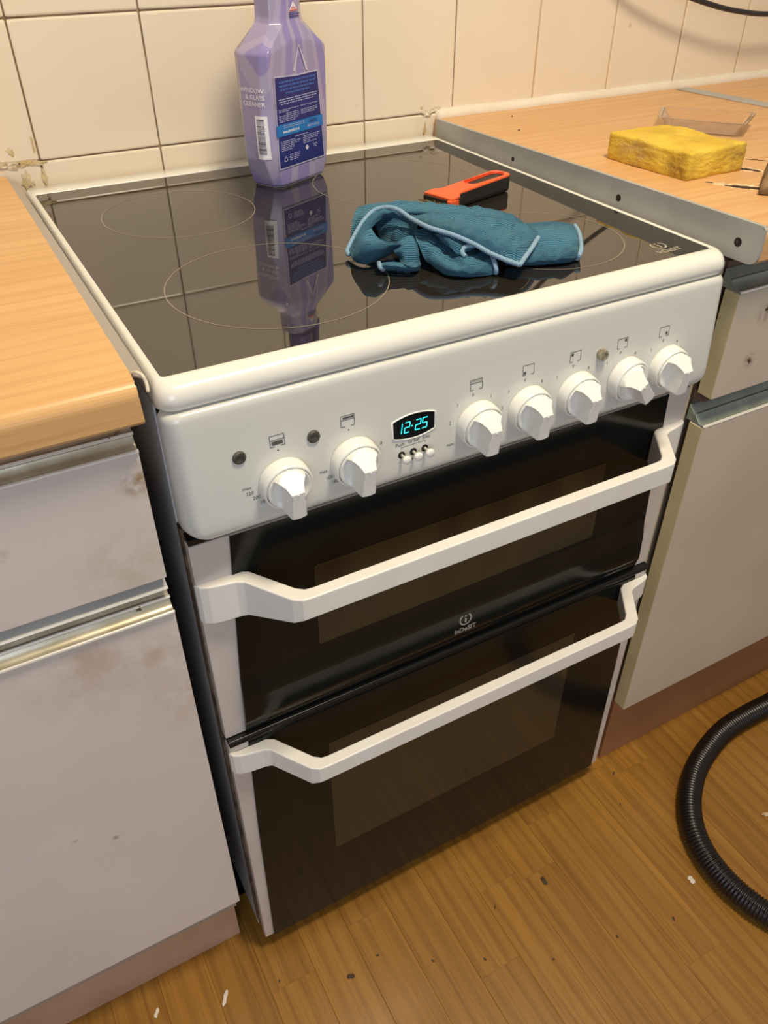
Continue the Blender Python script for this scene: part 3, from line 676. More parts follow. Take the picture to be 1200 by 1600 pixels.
obj('under_rail', prism([(0.0100, 0.7160), (0.0100, 0.7175), (0.0250, 0.7250), (0.0270, 0.7250), (0.0270, 0.7160)], A0 + 0.002, A1, 'x'), M['recess'], rc)
obj('end_panel', Bx(0.3040, 0.3200, 0.028, 0.600, 0.0, 0.8795), M['lip'], rc)
obj('plinth', Bx(0.3285, A1, 0.0250, 0.0335, 0.0, 0.1600), M['plinth_r'], rc)
for k, (x, z) in enumerate(((0.372, 0.826), (0.3665, 0.767), (0.3690, 0.764))):
    crumb('front_hole', (x, -0.001, z), 0.0020, M['grime'], rc, 60 + k, (1.2, .3, 1.2), 1)
def zr(y): return 0.9290 - 0.0100 * y / 0.6
wr = thing('worktop', 'beech-effect worktop with a grey metal end strip on the right of the cooker', 'worktop', (0.7, 0.3, 0.89))
TH = 0.038; P = []; r = 0.012; yf = -0.0165
for k in range(9): a = math.radians(180 - 90 * k / 8); P.append((yf + r + r * math.cos(a), zr(yf) - r + r * math.sin(a)))
P += [(0.606, zr(0.606)), (0.606, zr(0.606) - TH), (yf + 0.004, zr(yf) - TH), (yf, zr(yf) - TH + 0.004)]
obj('board', prism(P, 0.3115, 1.20, 'x'), M['wt_r'], wr)
# end strip with a rounded lower front corner and screw holes
def estrip():
    y0, y1 = -0.018, 0.598; zt = lambda y: zr(y) + 0.0012; zb = lambda y: zr(y) - 0.0395; rc_ = 0.012
    P = [(y0 + 0.003, zt(y0))]
    P += [(y1, zt(y1)), (y1, zb(y1))]
    for k in range(7): a = math.radians(270 - 90 * k / 6); P.append((y0 + rc_ + rc_ * math.cos(a), zb(y0) + rc_ + rc_ * math.sin(a)))
    P += [(y0, zt(y0) - 0.003)]
    return prism(P, 0.3085, 0.3112, 'x')
es = obj('end_strip', estrip(), M['alu'], wr, bevel=0.0005)
obj('strip_flange', prism([(-0.0155, zr(-0.0155) + 0.0002), (-0.0155, zr(-0.0155) + 0.0010), (0.598, zr(0.598) + 0.0010), (0.598, zr(0.598) + 0.0002)], 0.3100, 0.3135, 'x'), M['alu'], wr)
for (y, z, r_) in ((0.398, 0.9050, 0.0030), (0.1885, 0.9065, 0.0040), (0.0105, 0.9075, 0.0046)):
    bm = bmesh.new(); pts = [(0.3083, y + r_ * math.cos(2 * math.pi * k / 20), z + r_ * math.sin(2 * math.pi * k / 20)) for k in range(20)]
    loft([pts, [(0.3088, a, b) for _, a, b in pts]], True, True, True, bm); o = obj('screw_hole', bm, M['dark'], es)
    bm = bmesh.new(); pts = [(0.30815, y + 0.001 + r_ * .55 * math.cos(2 * math.pi * k / 6), z + r_ * .55 * math.sin(2 * math.pi * k / 6)) for k in range(6)]
    loft([pts, [(0.3085, a, b) for _, a, b in pts]], True, True, True, bm); obj('screw', bm, M['chip'], es)
o = obj('joint_strip', prism([(-0.0165, zr(-0.0165) + 0.0001), (-0.0165, zr(-0.0165) + 0.0022), (0.592, zr(0.592) + 0.0022), (0.592, zr(0.592) + 0.0001)], 0.800, 0.828, 'x'), M['alu'], wr, bevel=0.0006)
# chipped and charred marks in the laminate
def ragged(name, pts, wdt, m, seed, lift):
    rn = random.Random(seed); C_ = catmull([(a, b, 0) for a, b in pts], 6); bm = bmesh.new(); L = []; Rr = []
    n = len(C_)
    for i, p in enumerate(C_):
        t = (C_[min(i + 1, n - 1)] - C_[max(i - 1, 0)]).normalized(); nn = Vector((-t.y, t.x, 0)); w_ = wdt * (0.25 + 0.75 * math.sin(math.pi * i / (n - 1))) * rn.uniform(0.6, 1.3)
        for lst, s in ((L, 1), (Rr, -1)):
            q = p + nn * w_ * s; lst.append((q.x, q.y, zr(q.y) + lift))
    A = [bm.verts.new(q) for q in L]; B = [bm.verts.new(q) for q in Rr]; A2 = [bm.verts.new((q[0], q[1], q[2] - lift - 0.001)) for q in L]; B2 = [bm.verts.new((q[0], q[1], q[2] - lift - 0.001)) for q in Rr]
    for i in range(n - 1):
        bm.faces.new((A[i], A[i + 1], B[i + 1], B[i])); bm.faces.new((A[i], A2[i], A2[i + 1], A[i + 1])); bm.faces.new((B[i], B[i + 1], B2[i + 1], B2[i]))
    obj(name, bm, M[m], wr)
ragged('pale_chip', [(0.385, 0.128), (0.396, 0.117), (0.405, 0.102), (0.415, 0.090), (0.424, 0.078)], 0.0110, 'chip_edge', 1, 0.0003)
ragged('burn_mark', [(0.3935, 0.113), (0.4020, 0.1005), (0.4120, 0.088), (0.4240, 0.0745)], 0.0052, 'chip', 2, 0.0006)
ragged('pale_chip', [(0.448, 0.168), (0.466, 0.158), (0.475, 0.144), (0.481, 0.126)], 0.0110, 'chip_edge', 3, 0.0003)
ragged('burn_mark', [(0.4500, 0.166), (0.4640, 0.157), (0.4730, 0.146), (0.4760, 0.132)], 0.0046, 'chip', 4, 0.0006)
ragged('burn_mark', [(0.5010, 0.205), (0.5060, 0.200), (0.5100, 0.194)], 0.0018, 'chip', 5, 0.0006)
ragged('burn_mark', [(0.3860, 0.134), (0.3885, 0.130), (0.3900, 0.126)], 0.0018, 'chip', 6, 0.0006)
ragged('burn_mark', [(0.5100, 0.185), (0.5200, 0.172), (0.5290, 0.158)], 0.0008, 'chip', 7, 0.0006)
for k, (x, y) in enumerate(((0.370, 0.470), (0.420, 0.555))): crumb('stuck_crumb', (x, y, zr(y) + 0.0006), 0.0014, M['debris_d'], wr, 70 + k, (1.3, 1, .5), 1)

# ================================================================ SPRAY BOTTLE
ang = math.radians(26); P0 = Vector((-0.0167, 0.436, 0.9000)); ud = Vector((math.cos(ang), math.sin(ang), 0)); nd = Vector((-math.sin(ang), math.cos(ang), 0))
BC = P0 + ud * 0.045 + nd * 0.0255; BC.z = 0.9000
bt = thing('spray_bottle', 'lavender window and glass cleaner bottle with a navy back label standing on the hob', 'bottle', BC)
bt.rotation_euler = (0, 0, ang)
def bobj(name, bm, m, parent=bt, **k):
    o = obj(name, bm, m, None, **k); o.parent = parent; return o
def octo(a, b, fa, fb, z, sh=0):     # half width, half depth, half flat of the front, half flat of the side
    return [(-fa, -b, z), (fa, -b, z), (a, -fb, z), (a, fb, z), (fa, b, z), (-fa, b, z), (-a, fb, z), (-a, -fb, z)]
lv = [octo(.0445, .0215, .0360, .0130, .0004), octo(.0480, .0245, .0400, .0150, .0030), octo(.0540, .0262, .0445, .0150, .016), octo(.0600, .0266, .0470, .0140, .034), octo(.0610, .0266, .0480, .0140, .055),
      octo(.0585, .0266, .0500, .0150, .100), octo(.0562, .0262, .0520, .0160, .146), octo(.0540, .0255, .0500, .0160, .1495)]
lv += [octo(.0300, .0200, .0150, .0110, .1745), octo(.0282, .0190, .0140, .0110, .1800), octo(.0270, .0185, .0135, .0110, .2050)]
bbm = bmesh.new()
for L in lv[6:8]:       # the shoulder line rises to a peak at the middle of the front and back
    pass
def with_peaks(L, k):   # add mid vertices front and back
    z = L[0][2]; return [L[0], ((L[0][0] + L[1][0]) / 2, L[0][1], z + k), L[1], L[2], L[3], L[4], ((L[4][0] + L[5][0]) / 2, L[4][1], z + k), L[5], L[6], L[7]]
loops = [with_peaks(L, {6: 0.0125, 7: 0.0120}.get(i, 0)) for i, L in enumerate(lv)]
body = bobj('bottle_body', loft(loops, True, True, True), M['bottle'])
bv = body.modifiers.new('b', 'BEVEL'); bv.width = 0.0028; bv.segments = 3; bv.limit_method = 'ANGLE'; bv.angle_limit = math.radians(12); bv.harden_normals = True
for p in body.data.polygons: p.use_smooth = True
bobj('bottle_base', loft([octo(.0452, .0222, .0366, .0132, z) for z in (0.0, 0.0035)], True, True, True), M['bbase'], smooth=False)
bobj('bottle_neck', lathe(bmesh.new(), [(0.0135, 0.2040), (0.0135, 0.2120), (0.0175, 0.2130), (0.0175, 0.2300), (0.0150, 0.2320)], (0, 0, 0), 'z', 28), M['sprayer'], smooth=False)
bobj('spray_head', prism([(-0.022, 0.232), (0.020, 0.232), (0.022, 0.240), (0.046, 0.250), (0.048, 0.262), (0.020, 0.266), (-0.020, 0.262), (-0.026, 0.245)], -0.010, 0.010, 'y'), M['sprayer'], bevel=0.003)
bobj('trigger', prism([(0.026, 0.244), (0.034, 0.246), (0.036, 0.225), (0.040, 0.205), (0.034, 0.204), (0.029, 0.222)], -0.006, 0.006, 'y'), M['sprayer'], bevel=0.002)
YF = -0.0270
bm_ = lambda o, d=0.0: (lambda u, v: (u, YF - d, v))
FS = lambda u: u - 0.045        # u measured from the left end of the face
def poly(bm, mp, pts): bm.faces.new([bm.verts.new(mp(*q)) for q in pts])
def lab(pts, d):
    mpf = bm_(0, d); bm = bmesh.new(); a = [bm.verts.new(mpf(*q)) for q in pts]; b = [bm.verts.new((x, y + 0.0003, z)) for x, y, z in [mpf(*q) for q in pts]]
    bm.faces.new(a)
    for i in range(len(a)): j = (i + 1) % len(a); bm.faces.new((a[i], b[i], b[j], a[j]))
    return bm
def LX(s, z):   # s 0..1 across the label at height z (label narrows upwards)
    t = (z - 0.0245) / 0.0985; l = FS(-0.0012 + 0.0017 * t); r = FS(0.0838 - 0.0063 * t); return l + (r - l) * s
lb = bobj('back_label', lab([(LX(-0.012, .0232), .0232), (LX(1.012, .0232), .0232), (LX(1.012, .1225), .1225), (LX(.5, .1225), .1222), (LX(-0.012, .1245), .1245)], 0.0004), M['label_edge'])
l2 = bobj('label_print', lab([(LX(0, .0245), .0245), (LX(1, .0245), .0245), (LX(1, .1213), .1213), (LX(.5, .1213), .1210), (LX(0, .1232), .1232)], 0.0007), M['label'], lb)
bobj('label_print', lab([(LX(-0.03, .0600), .0600), (LX(1.03, .0600), .0600), (LX(1.03, .0728), .0728), (LX(-0.03, .0728), .0728)], 0.0010), M['band'], lb)
def rows_of_text(z, s0, s1, m, h, seed, d=0.0009, centre=False):
    rn = random.Random(seed); bm = bmesh.new(); mp = bm_(0, d); s = s0
    while s < s1:
        wd = rn.uniform(0.03, 0.09); e = min(s + wd, s1)
        q = [(LX(s, z), z), (LX(e, z), z), (LX(e, z + h), z + h), (LX(s, z + h), z + h)]; poly(bm, mp, q); s = e + 0.014
    return bm
n = 0
big = []
for (z, s0, s1, m, h) in [(.1165, .08, .93, 'ltext2', .0019), (.1125, .08, .93, 'ltext2', .0019), (.1085, .10, .90, 'ltext2', .0019), (.1045, .22, .78, 'ltext2', .0019),
                          (.0990, .05, .95, 'ltext', .0010), (.0965, .06, .93, 'ltext', .0010), (.0940, .10, .86, 'ltext', .0010),
                          (.0880, .04, .50, 'ltext', .0008), (.0880, .54, .95, 'ltext', .0008), (.0862, .04, .28, 'ltext', .0008),
                          (.0835, .20, .48, 'ltext', .0008), (.0815, .04, .50, 'ltext', .0008), (.0795, .04, .50, 'ltext', .0008), (.0775, .04, .46, 'ltext', .0008), (.0755, .04, .40, 'ltext', .0008),
                          (.0835, .54, .92, 'ltext', .0008), (.0815, .54, .93, 'ltext', .0008), (.0795, .54, .86, 'ltext', .0008),
                          (.0560, .36, .66, 'ltext', .0009), (.0535, .05, .36, 'ltext', .0008), (.0515, .05, .50, 'ltext', .0008), (.0495, .05, .44, 'ltext', .0008), (.0475, .05, .34, 'ltext', .0008), (.0455, .05, .34, 'ltext', .0008), (.0435, .05, .28, 'ltext', .0008),
                          (.0535, .54, .95, 'ltext', .0008), (.0515, .54, .93, 'ltext', .0008), (.0495, .54, .90, 'ltext', .0008), (.0475, .54, .70, 'ltext', .0008), (.0455, .54, .86, 'ltext', .0008),
                          (.0370, .22, .46, 'ltext', .0008), (.0350, .22, .44, 'ltext', .0008), (.0330, .22, .42, 'ltext', .0008), (.0310, .22, .40, 'ltext', .0008)]:
    n += 1; bobj('small_print', rows_of_text(z, s0, s1, m, h, n), M[m], lb)
for k, (z, s0, s1) in enumerate(((.0705, .12, .60), (.0685, .12, .60), (.0630, .66, .94), (.0645, .66, .94))): bobj('small_print', rows_of_text(z, s0, s1, 'ltext2', .0007, 90 + k, 0.0012), M['ltext'], lb)
bobj('printed_mark', text_bm('www.astonish.co.uk', 0.0052, lambda u, v: (LX(.10, .063) + u, YF - 0.0012, 0.0630 + v), 'LEFT', offset=0.0001, sx=0.72), M['white'], lb)
bm = bmesh.new(); mp = bm_(0, 0.0012)
for k in range(9): poly(bm, mp, [(LX(.70, .067) + k * .0018, .0672), (LX(.70, .067) + k * .0018 + .0011, .0672), (LX(.70, .067) + k * .0018 + .0011, .0712 - (k % 3) * .0008), (LX(.70, .067) + k * .0018, .0712 - (k % 3) * .0008)])
bobj('printed_mark', bm, M['navy'], lb)
# recycling triangle, round arrow mark and a crossed mark
bm = bmesh.new(); mp = bm_(0, 0.0010); c0 = (LX(.13, .034), .0335)
for k in range(3):
    a = math.radians(90 + 120 * k); b = math.radians(210 + 120 * k); p = Vector((c0[0] + .0042 * math.cos(a), c0[1] + .0042 * math.sin(a))); q = Vector((c0[0] + .0042 * math.cos(b), c0[1] + .0042 * math.sin(b)))
    line2(bm, mp, tuple(p.lerp(q, .18)), tuple(p.lerp(q, .82)), 0.0010)
bobj('printed_mark', bm, M['ltext'], lb)
bm = bmesh.new(); arc2(bm, mp, (LX(.62, .042), .0400), .0013, .0026, 0, 360, 20); bobj('printed_mark', bm, M['white'], lb)
bm = bmesh.new(); mp2 = bm_(0, 0.0012); arc2(bm, mp2, (LX(.625, .042), .0401), .0009, .0005, -60, 200, 12); bobj('printed_mark', bm, M['navy'], lb)
bm = bmesh.new(); c0 = (LX(.80, .042), .0408); line2(bm, mp, (c0[0] - .003, c0[1] + .002), (c0[0] + .003, c0[1] - .003), .0008); line2(bm, mp, (c0[0] - .002, c0[1] - .002), (c0[0] + .003, c0[1] + .0022), .0006); line2(bm, mp, (c0[0] + .001, c0[1] + .001), (c0[0] + .005, c0[1] + .0004), .0006)
bobj('printed_mark', bm, M['ltext'], lb)
# pale wedge lines above the label
bm = bmesh.new(); mp = bm_(0, 0.0004); ax = FS(0.046)
poly(bm, mp, [(ax - .0008, .152), (ax + .0004, .152), (ax - .0085, .1262), (ax - .0125, .1260)]); poly(bm, mp, [(ax + .0002, .152), (ax + .0014, .152), (ax + .0150, .1245), (ax + .0110, .1248)])
bobj('sleeve_stripe', bm, M['label_edge'])
# left side face: name, bar code
def side_mp(u, v):      # u runs from the back of the side face to the front, over the chamfer
    # path on the left side: from (-a, fb) to (-a, -fb) then to (-fa, -b)
    t = min(max(v, 0.02), 0.149); i = next(k for k in range(2, 7) if lv[k][0][2] <= t <= lv[k + 1][0][2] + 1e-6) if t < 0.146 else 6
    A_, B_ = lv[i], lv[i + 1]; f = (t - A_[0][2]) / (B_[0][2] - A_[0][2])
    p = [Vector(A_[k]).lerp(Vector(B_[k]), f) for k in (6, 7, 0)]
    L1 = (p[1] - p[0]).length; L2 = (p[2] - p[1]).length; d = u * (L1 + L2)
    n1 = Vector((-1, 0, 0)); e = (p[2] - p[1]).normalized(); n2 = Vector((e.y, -e.x, 0)); n2 = n2 if n2.x < 0 else -n2
    if d < L1: q = p[0].lerp(p[1], d / L1) + n1 * 0.0005
    else: q = p[1].lerp(p[2], (d - L1) / L2) + n2 * 0.0007
    return (q.x, q.y, v)
def grid_quad(bm, mp, u0, v0, u1, v1, nu=4, nv=4):
    G = [[bm.verts.new(mp(u0 + (u1 - u0) * i / nu, v0 + (v1 - v0) * j / nv)) for i in range(nu + 1)] for j in range(nv + 1)]
    for j in range(nv):
        for i in range(nu): bm.faces.new((G[j][i], G[j][i + 1], G[j + 1][i + 1], G[j + 1][i]))
bm = bmesh.new(); grid_quad(bm, side_mp, 0.45, 0.036, 0.82, 0.084, 8, 8); bc = bobj('bar_code', bm, M['white'])
bm = bmesh.new(); rn = random.Random(8); v = 0.042
off = lambda f, d=(-0.0004, -0.0003): (lambda u, v: tuple(Vector(f(u, v)) + Vector((d[0], d[1], 0))))
while v < 0.080:
    h_ = rn.choice((.0004, .0006, .0010)); grid_quad(bm, off(side_mp), 0.50, v, 0.72, v + h_, 4, 1); v += h_ + rn.choice((.0004, .0007, .0009))
bobj('bar_lines', bm, M['black'], bc)
tn = ''.join(c for c in 'WINDOW')
for s, z in (('WINDOW', 0.1080), ('& GLASS', 0.1010), ('CLEANER', 0.0940)):
    bobj('printed_mark', text_bm(s, 0.0068, lambda u, v: off(side_mp)(0.80 + u / 0.040, z + v), 'RIGHT', offset=0.00005), M['white'])
# red triangle mark on the neck
nf = lambda u, v: (u + 0.006, -0.01935 - 0.0004 + (v - 0.184) * 0.02, v)
bm = bmesh.new(); poly(bm, nf, [(-.0095, .1845), (.0065, .1845), (-.0015, .1945)]); bobj('printed_mark', bm, M['white'])
nf2 = lambda u, v: (u + 0.006, -0.0200 + (v - 0.184) * 0.02, v)
bm = bmesh.new()
for q in ([(-.0088, .1850), (.0058, .1850), (.0048, .1864), (-.0078, .1864)], [(-.0060, .1872), (-.0030, .1872), (-.0030, .1895)], [(0, .1872), (.003, .1872), (0, .1895)], [(-.0022, .1872), (-.0008, .1872), (-.0015, .1930)]): poly(bm, nf2, q)
bobj('printed_mark', bm, M['red'])
for k, z in enumerate((.1815, .1790)):
    bm = bmesh.new(); rn = random.Random(k); s = -.0095
    while s < .007: w_ = rn.uniform(.001, .003); poly(bm, nf2, [(s, z), (s + w_, z), (s + w_, z + .0013), (s, z + .0013)]); s += w_ + .0005
    bobj('small_print', bm, M['navy'])

# ================================================================ SCRAPER
sc = thing('glass_scraper', 'orange and black hob scraper with a dirty blade behind the cloth', 'scraper', (0.16, 0.285, 0.9))
CLOTH=[[[[0.0157,0.2906,0.9003],[0.0411,0.2764,0.9003],[0.0637,0.2576,0.9013],[0.0966,0.229,0.9013],[0.1316,0.2044,0.9013],[0.1545,0.1877,0.9003],[0.1591,0.1727,0.9003]],[[0.0107,0.2832,0.9143],[0.0288,0.2687,0.9203],[0.0586,0.2496,0.9223],[0.0942,0.2268,0.9203],[0.1272,0.2004,0.9183],[0.1505,0.1841,0.9123],[0.159,0.1709,0.9043]],[[-0.0206,0.2328,0.9183],[-0.0028,0.2103,0.9283],[0.0314,0.2033,0.9283],[0.0678,0.1857,0.9243],[0.1046,0.1678,0.9203],[0.1337,0.1612,0.9123],[0.1524,0.1598,0.9043]],[[-0.0385,0.204,0.9083],[0.0102,0.2346,0.9083],[0.0457,0.2271,0.9083],[0.0764,0.1977,0.9083],[0.1124,0.1776,0.9083],[0.1342,0.1604,0.9043],[0.1499,0.1539,0.9023]]],[[[-0.0484,0.1904,0.9043],[-0.0368,0.1983,0.9143],[-0.0233,0.2056,0.9243],[-0.008,0.2103,0.9323],[0.0033,0.2035,0.9363],[0.01,0.1901,0.9363],[0.0124,0.1647,0.9333]],[[-0.0533,0.1762,0.9063],[-0.0461,0.1702,0.9203],[-0.0329,0.1786,0.9283],[-0.0161,0.1898,0.9333],[-0.0017,0.1932,0.9353],[0.0055,0.1834,0.9343],[0.0105,0.1639,0.9313]],[[-0.0531,0.1711,0.9053],[-0.0462,0.1618,0.9203],[-0.0304,0.1754,0.9263],[-0.013,0.1901,0.9283],[0.0029,0.1988,0.9273],[0.0107,0.1911,0.9263],[0.0167,0.1741,0.9243]]],[[[-0.0476,0.1878,0.9043],[-0.0418,0.1756,0.9243],[-0.0273,0.1812,0.9273],[-0.0269,0.1698,0.9223],[-0.0255,0.1554,0.9213],[-0.0154,0.1414,0.9213]],[[-0.0586,0.1615,0.9093],[-0.0535,0.1478,0.9233],[-0.0451,0.1413,0.9263],[-0.0343,0.1419,0.9243],[-0.0267,0.1402,0.9223],[-0.0156,0.1386,0.9203]],[[-0.058,0.1586,0.9063],[-0.053,0.1437,0.9133],[-0.0431,0.1386,0.9163],[-0.0333,0.1411,0.9163],[-0.022,0.1462,0.9153],[-0.0118,0.15,0.9143]],[[-0.0518,0.1627,0.9013],[-0.0457,0.1554,0.9013],[-0.0321,0.1567,0.9023],[-0.023,0.1586,0.9033],[-0.0172,0.1573,0.9053],[-0.011,0.1578,0.9073]]],[[[0.0004,0.2234,0.9223],[0.0121,0.2168,0.9243],[0.021,0.1985,0.9253],[0.0238,0.1747,0.9243]],[[0.001,0.2232,0.9143],[0.0093,0.2102,0.9173],[0.0166,0.1907,0.9203],[0.0201,0.1682,0.9203]],[[0.0003,0.2164,0.9083],[0.0025,0.1898,0.9143],[0.0064,0.1704,0.9193],[0.0137,0.1599,0.9173]],[[-0.0035,0.2024,0.9023],[-0.0011,0.1833,0.9063],[0.0006,0.1667,0.9123],[0.0119,0.1628,0.9103]]],[[[-0.0193,0.1509,0.9153],[-0.0059,0.1542,0.9203],[0.0041,0.1526,0.9223],[0.0038,0.1407,0.9183]],[[-0.0236,0.1369,0.9153],[-0.0159,0.1318,0.9193],[-0.0054,0.1301,0.9193],[-0.0033,0.1248,0.9143]],[[-0.0173,0.1417,0.9083],[-0.0201,0.123,0.9103],[-0.012,0.1185,0.9103],[-0.0022,0.1253,0.9083]],[[-0.0261,0.1187,0.9103],[-0.0255,0.1076,0.9113],[-0.0181,0.1058,0.9093],[-0.0076,0.1137,0.9073]]],[[[-0.0382,0.1428,0.9053],[-0.0306,0.1332,0.9083],[-0.022,0.1233,0.9093],[-0.0121,0.1159,0.9093],[-0.0081,0.114,0.9073]],[[-0.0468,0.1256,0.9093],[-0.0385,0.1167,0.9113],[-0.0282,0.1102,0.9103],[-0.0176,0.1067,0.9083],[-0.0088,0.1128,0.9053]],[[-0.0387,0.1339,0.9013],[-0.032,0.1282,0.9013],[-0.022,0.1208,0.9013],[-0.0133,0.116,0.9013],[-0.0073,0.1164,0.9013]]],[[[0.0161,0.1704,0.9203],[0.029,0.163,0.9223],[0.0344,0.1447,0.9203],[0.0436,0.1288,0.9133],[0.057,0.1143,0.9103],[0.0685,0.1121,0.9103]],[[0.0049,0.1439,0.9203],[0.0165,0.1375,0.9203],[0.0273,0.127,0.9153],[0.036,0.1114,0.9123],[0.05,0.1007,0.9113],[0.0612,0.0974,0.9123]],[[-0.0003,0.1251,0.9143],[0.0051,0.109,0.9153],[0.0205,0.1044,0.9103],[0.0265,0.0858,0.9133],[0.045,0.0857,0.9113],[0.0526,0.0795,0.9113]],[[0.0002,0.116,0.9083],[0.0046,0.0962,0.9083],[0.0107,0.0811,0.9103],[0.0234,0.0752,0.9093],[0.039,0.0733,0.9083],[0.0516,0.0743,0.9063]],[[0.0072,0.1092,0.9023],[0.0077,0.0948,0.9013],[0.0142,0.0856,0.9013],[0.0255,0.0775,0.9013],[0.0396,0.0733,0.9013],[0.0515,0.0723,0.9013]]],[[[0.0274,0.1556,0.9253],[0.0341,0.1329,0.9263],[0.0454,0.121,0.9223],[0.0618,0.1108,0.9163]],[[0.0184,0.1339,0.9273],[0.0225,0.1147,0.9273],[0.031,0.1048,0.9233],[0.0488,0.1032,0.9183]],[[0.0203,0.1223,0.9223],[0.022,0.1075,0.9203],[0.0263,0.1012,0.9153],[0.037,0.102,0.9163]]],[[[0.0371,0.2127,0.9183],[0.0619,0.2014,0.9203],[0.0804,0.1862,0.9203],[0.0963,0.1676,0.9203],[0.1213,0.1561,0.9163],[0.1327,0.1379,0.9163],[0.1372,0.1238,0.9143]],[[0.0229,0.1862,0.9303],[0.0398,0.1666,0.9343],[0.0567,0.1512,0.9353],[0.0773,0.1391,0.9323],[0.0994,0.1275,0.9283],[0.119,0.1207,0.9233],[0.1256,0.1084,0.9193]],[[0.0122,0.1644,0.9353],[0.0251,0.1431,0.9373],[0.0392,0.1255,0.9363],[0.0574,0.1142,0.9323],[0.0783,0.1035,0.9283],[0.1003,0.0977,0.9233],[0.118,0.0963,0.9183]],[[0.0108,0.1606,0.9353],[0.0186,0.1348,0.9363],[0.0296,0.1162,0.9343],[0.0447,0.1018,0.9293],[0.0586,0.0848,0.9253],[0.0773,0.0767,0.9203],[0.0946,0.0768,0.9173]],[[0.0124,0.1647,0.9333],[0.0143,0.1347,0.9333],[0.0272,0.1166,0.9303],[0.041,0.1,0.9243],[0.0489,0.0817,0.9193],[0.0563,0.0657,0.9163],[0.0634,0.0527,0.9143]]],[[[0.1305,0.1676,0.9083],[0.1597,0.1611,0.9083],[0.1805,0.1544,0.9083],[0.1951,0.1449,0.9073],[0.2017,0.1386,0.9053]],[[0.1073,0.136,0.9123],[0.1383,0.1337,0.9133],[0.1584,0.1272,0.9133],[0.1729,0.1156,0.9123],[0.1807,0.1078,0.9093]],[[0.0831,0.1025,0.9133],[0.1035,0.0879,0.9143],[0.1212,0.0802,0.9143],[0.1386,0.0737,0.9133],[0.1572,0.0766,0.9093]],[[0.0708,0.0846,0.9083],[0.0898,0.069,0.9093],[0.1082,0.0627,0.9093],[0.1257,0.0569,0.9093],[0.1451,0.0626,0.9073]],[[0.0734,0.0871,0.9013],[0.0943,0.0735,0.9013],[0.113,0.0671,0.9013],[0.1317,0.0626,0.9013],[0.1435,0.0642,0.9013]]]]
HEMS=[[[-0.0535,0.1774,0.9053],[-0.0501,0.1869,0.9063],[-0.0382,0.1956,0.9153],[-0.0247,0.2028,0.9253],[-0.0095,0.2074,0.9333],[0.0016,0.2005,0.9373],[0.0083,0.1872,0.9373],[0.0108,0.1619,0.9343],[0.0127,0.1321,0.9343],[0.0255,0.114,0.9313],[0.0393,0.0976,0.9253],[0.0472,0.0795,0.9203],[0.0546,0.0635,0.9173],[0.0617,0.0506,0.9153]],[[0.0617,0.0506,0.9153],[0.0776,0.0623,0.9173],[0.0942,0.0746,0.9193],[0.1141,0.0916,0.9203]],[[0.1996,0.1362,0.9063],[0.1779,0.1036,0.9103],[0.1558,0.0741,0.9103],[0.1432,0.0605,0.9083],[0.1427,0.0635,0.9023]],[[0.0668,0.1098,0.9113],[0.059,0.0933,0.9133],[0.0515,0.077,0.9123],[0.0496,0.0705,0.9073],[0.0509,0.0716,0.9023]],[[0.0309,0.0959,0.9143],[0.0301,0.1006,0.9173],[0.0337,0.103,0.9203],[0.0404,0.1021,0.9213],[0.0508,0.1029,0.9193],[0.0587,0.1042,0.9163]],[[-0.0394,0.1404,0.9063],[-0.0458,0.1261,0.9083],[-0.0412,0.1281,0.9043]]]
sdir = Vector((0.2210 - 0.1050, 0.3040 - 0.2700, 0)).normalized(); spr = Vector((-sdir.y, sdir.x, 0)); s0 = Vector((0.1085, 0.2705, 0.9001))
def sp(a, b, z):    # a along the tool from the blade end, b across
    q = s0 + sdir * a + spr * b; return (q.x, q.y, s0.z + z)
LEN = 0.122
def outline(w1, w2, a0, a1):    # T-shaped head and slimmer handle, half widths w1 / w2
    pts = [(a0, -w1), (a0 + 0.010, -w1), (a0 + 0.015, -w1 + 0.001), (a0 + 0.020, -w2 - 0.001), (a0 + 0.026, -w2)]
    for k in range(7): an = math.radians(-90 + 180 * k / 6); pts.append((a1 - 0.010 + 0.010 * math.cos(an), (w2 - 0.010) * (1 if k > 3 else -1 if k < 3 else 0) + 0.010 * math.sin(an)))
    pts += [(a0 + 0.026, w2), (a0 + 0.020, w2 + 0.001), (a0 + 0.015, w1 - 0.001), (a0 + 0.010, w1), (a0, w1)]
    return pts
zz_ = lambda a: 0.0165 + 0.0040 * min(max(a / 0.06, 0), 1)
ol = outline(0.0215, 0.0140, 0.0, LEN)
grip = obj('grip', loft([[sp(a + 0.012 if a < 0.012 else a, b * .94, 0.0015) for a, b in ol], [sp(a + .006 if a < .012 else a, b * 1.02, 0.005) for a, b in ol], [sp(a + .006 if a < .012 else a, b * 1.02, zz_(a) - 0.002) for a, b in ol]], True, True, True), M['blackplastic'], sc, smooth=False)
topo = obj('orange_top', loft([[sp(a, b, max(zz_(a) - 0.003, 0.006) if a > .014 else 0.007) for a, b in ol], [sp(a, b, zz_(a) - 0.0006) for a, b in ol], [sp(a * 0.985 + 0.001, b * 0.94, zz_(a)) for a, b in ol]], True, True, False), M['orange'], sc)
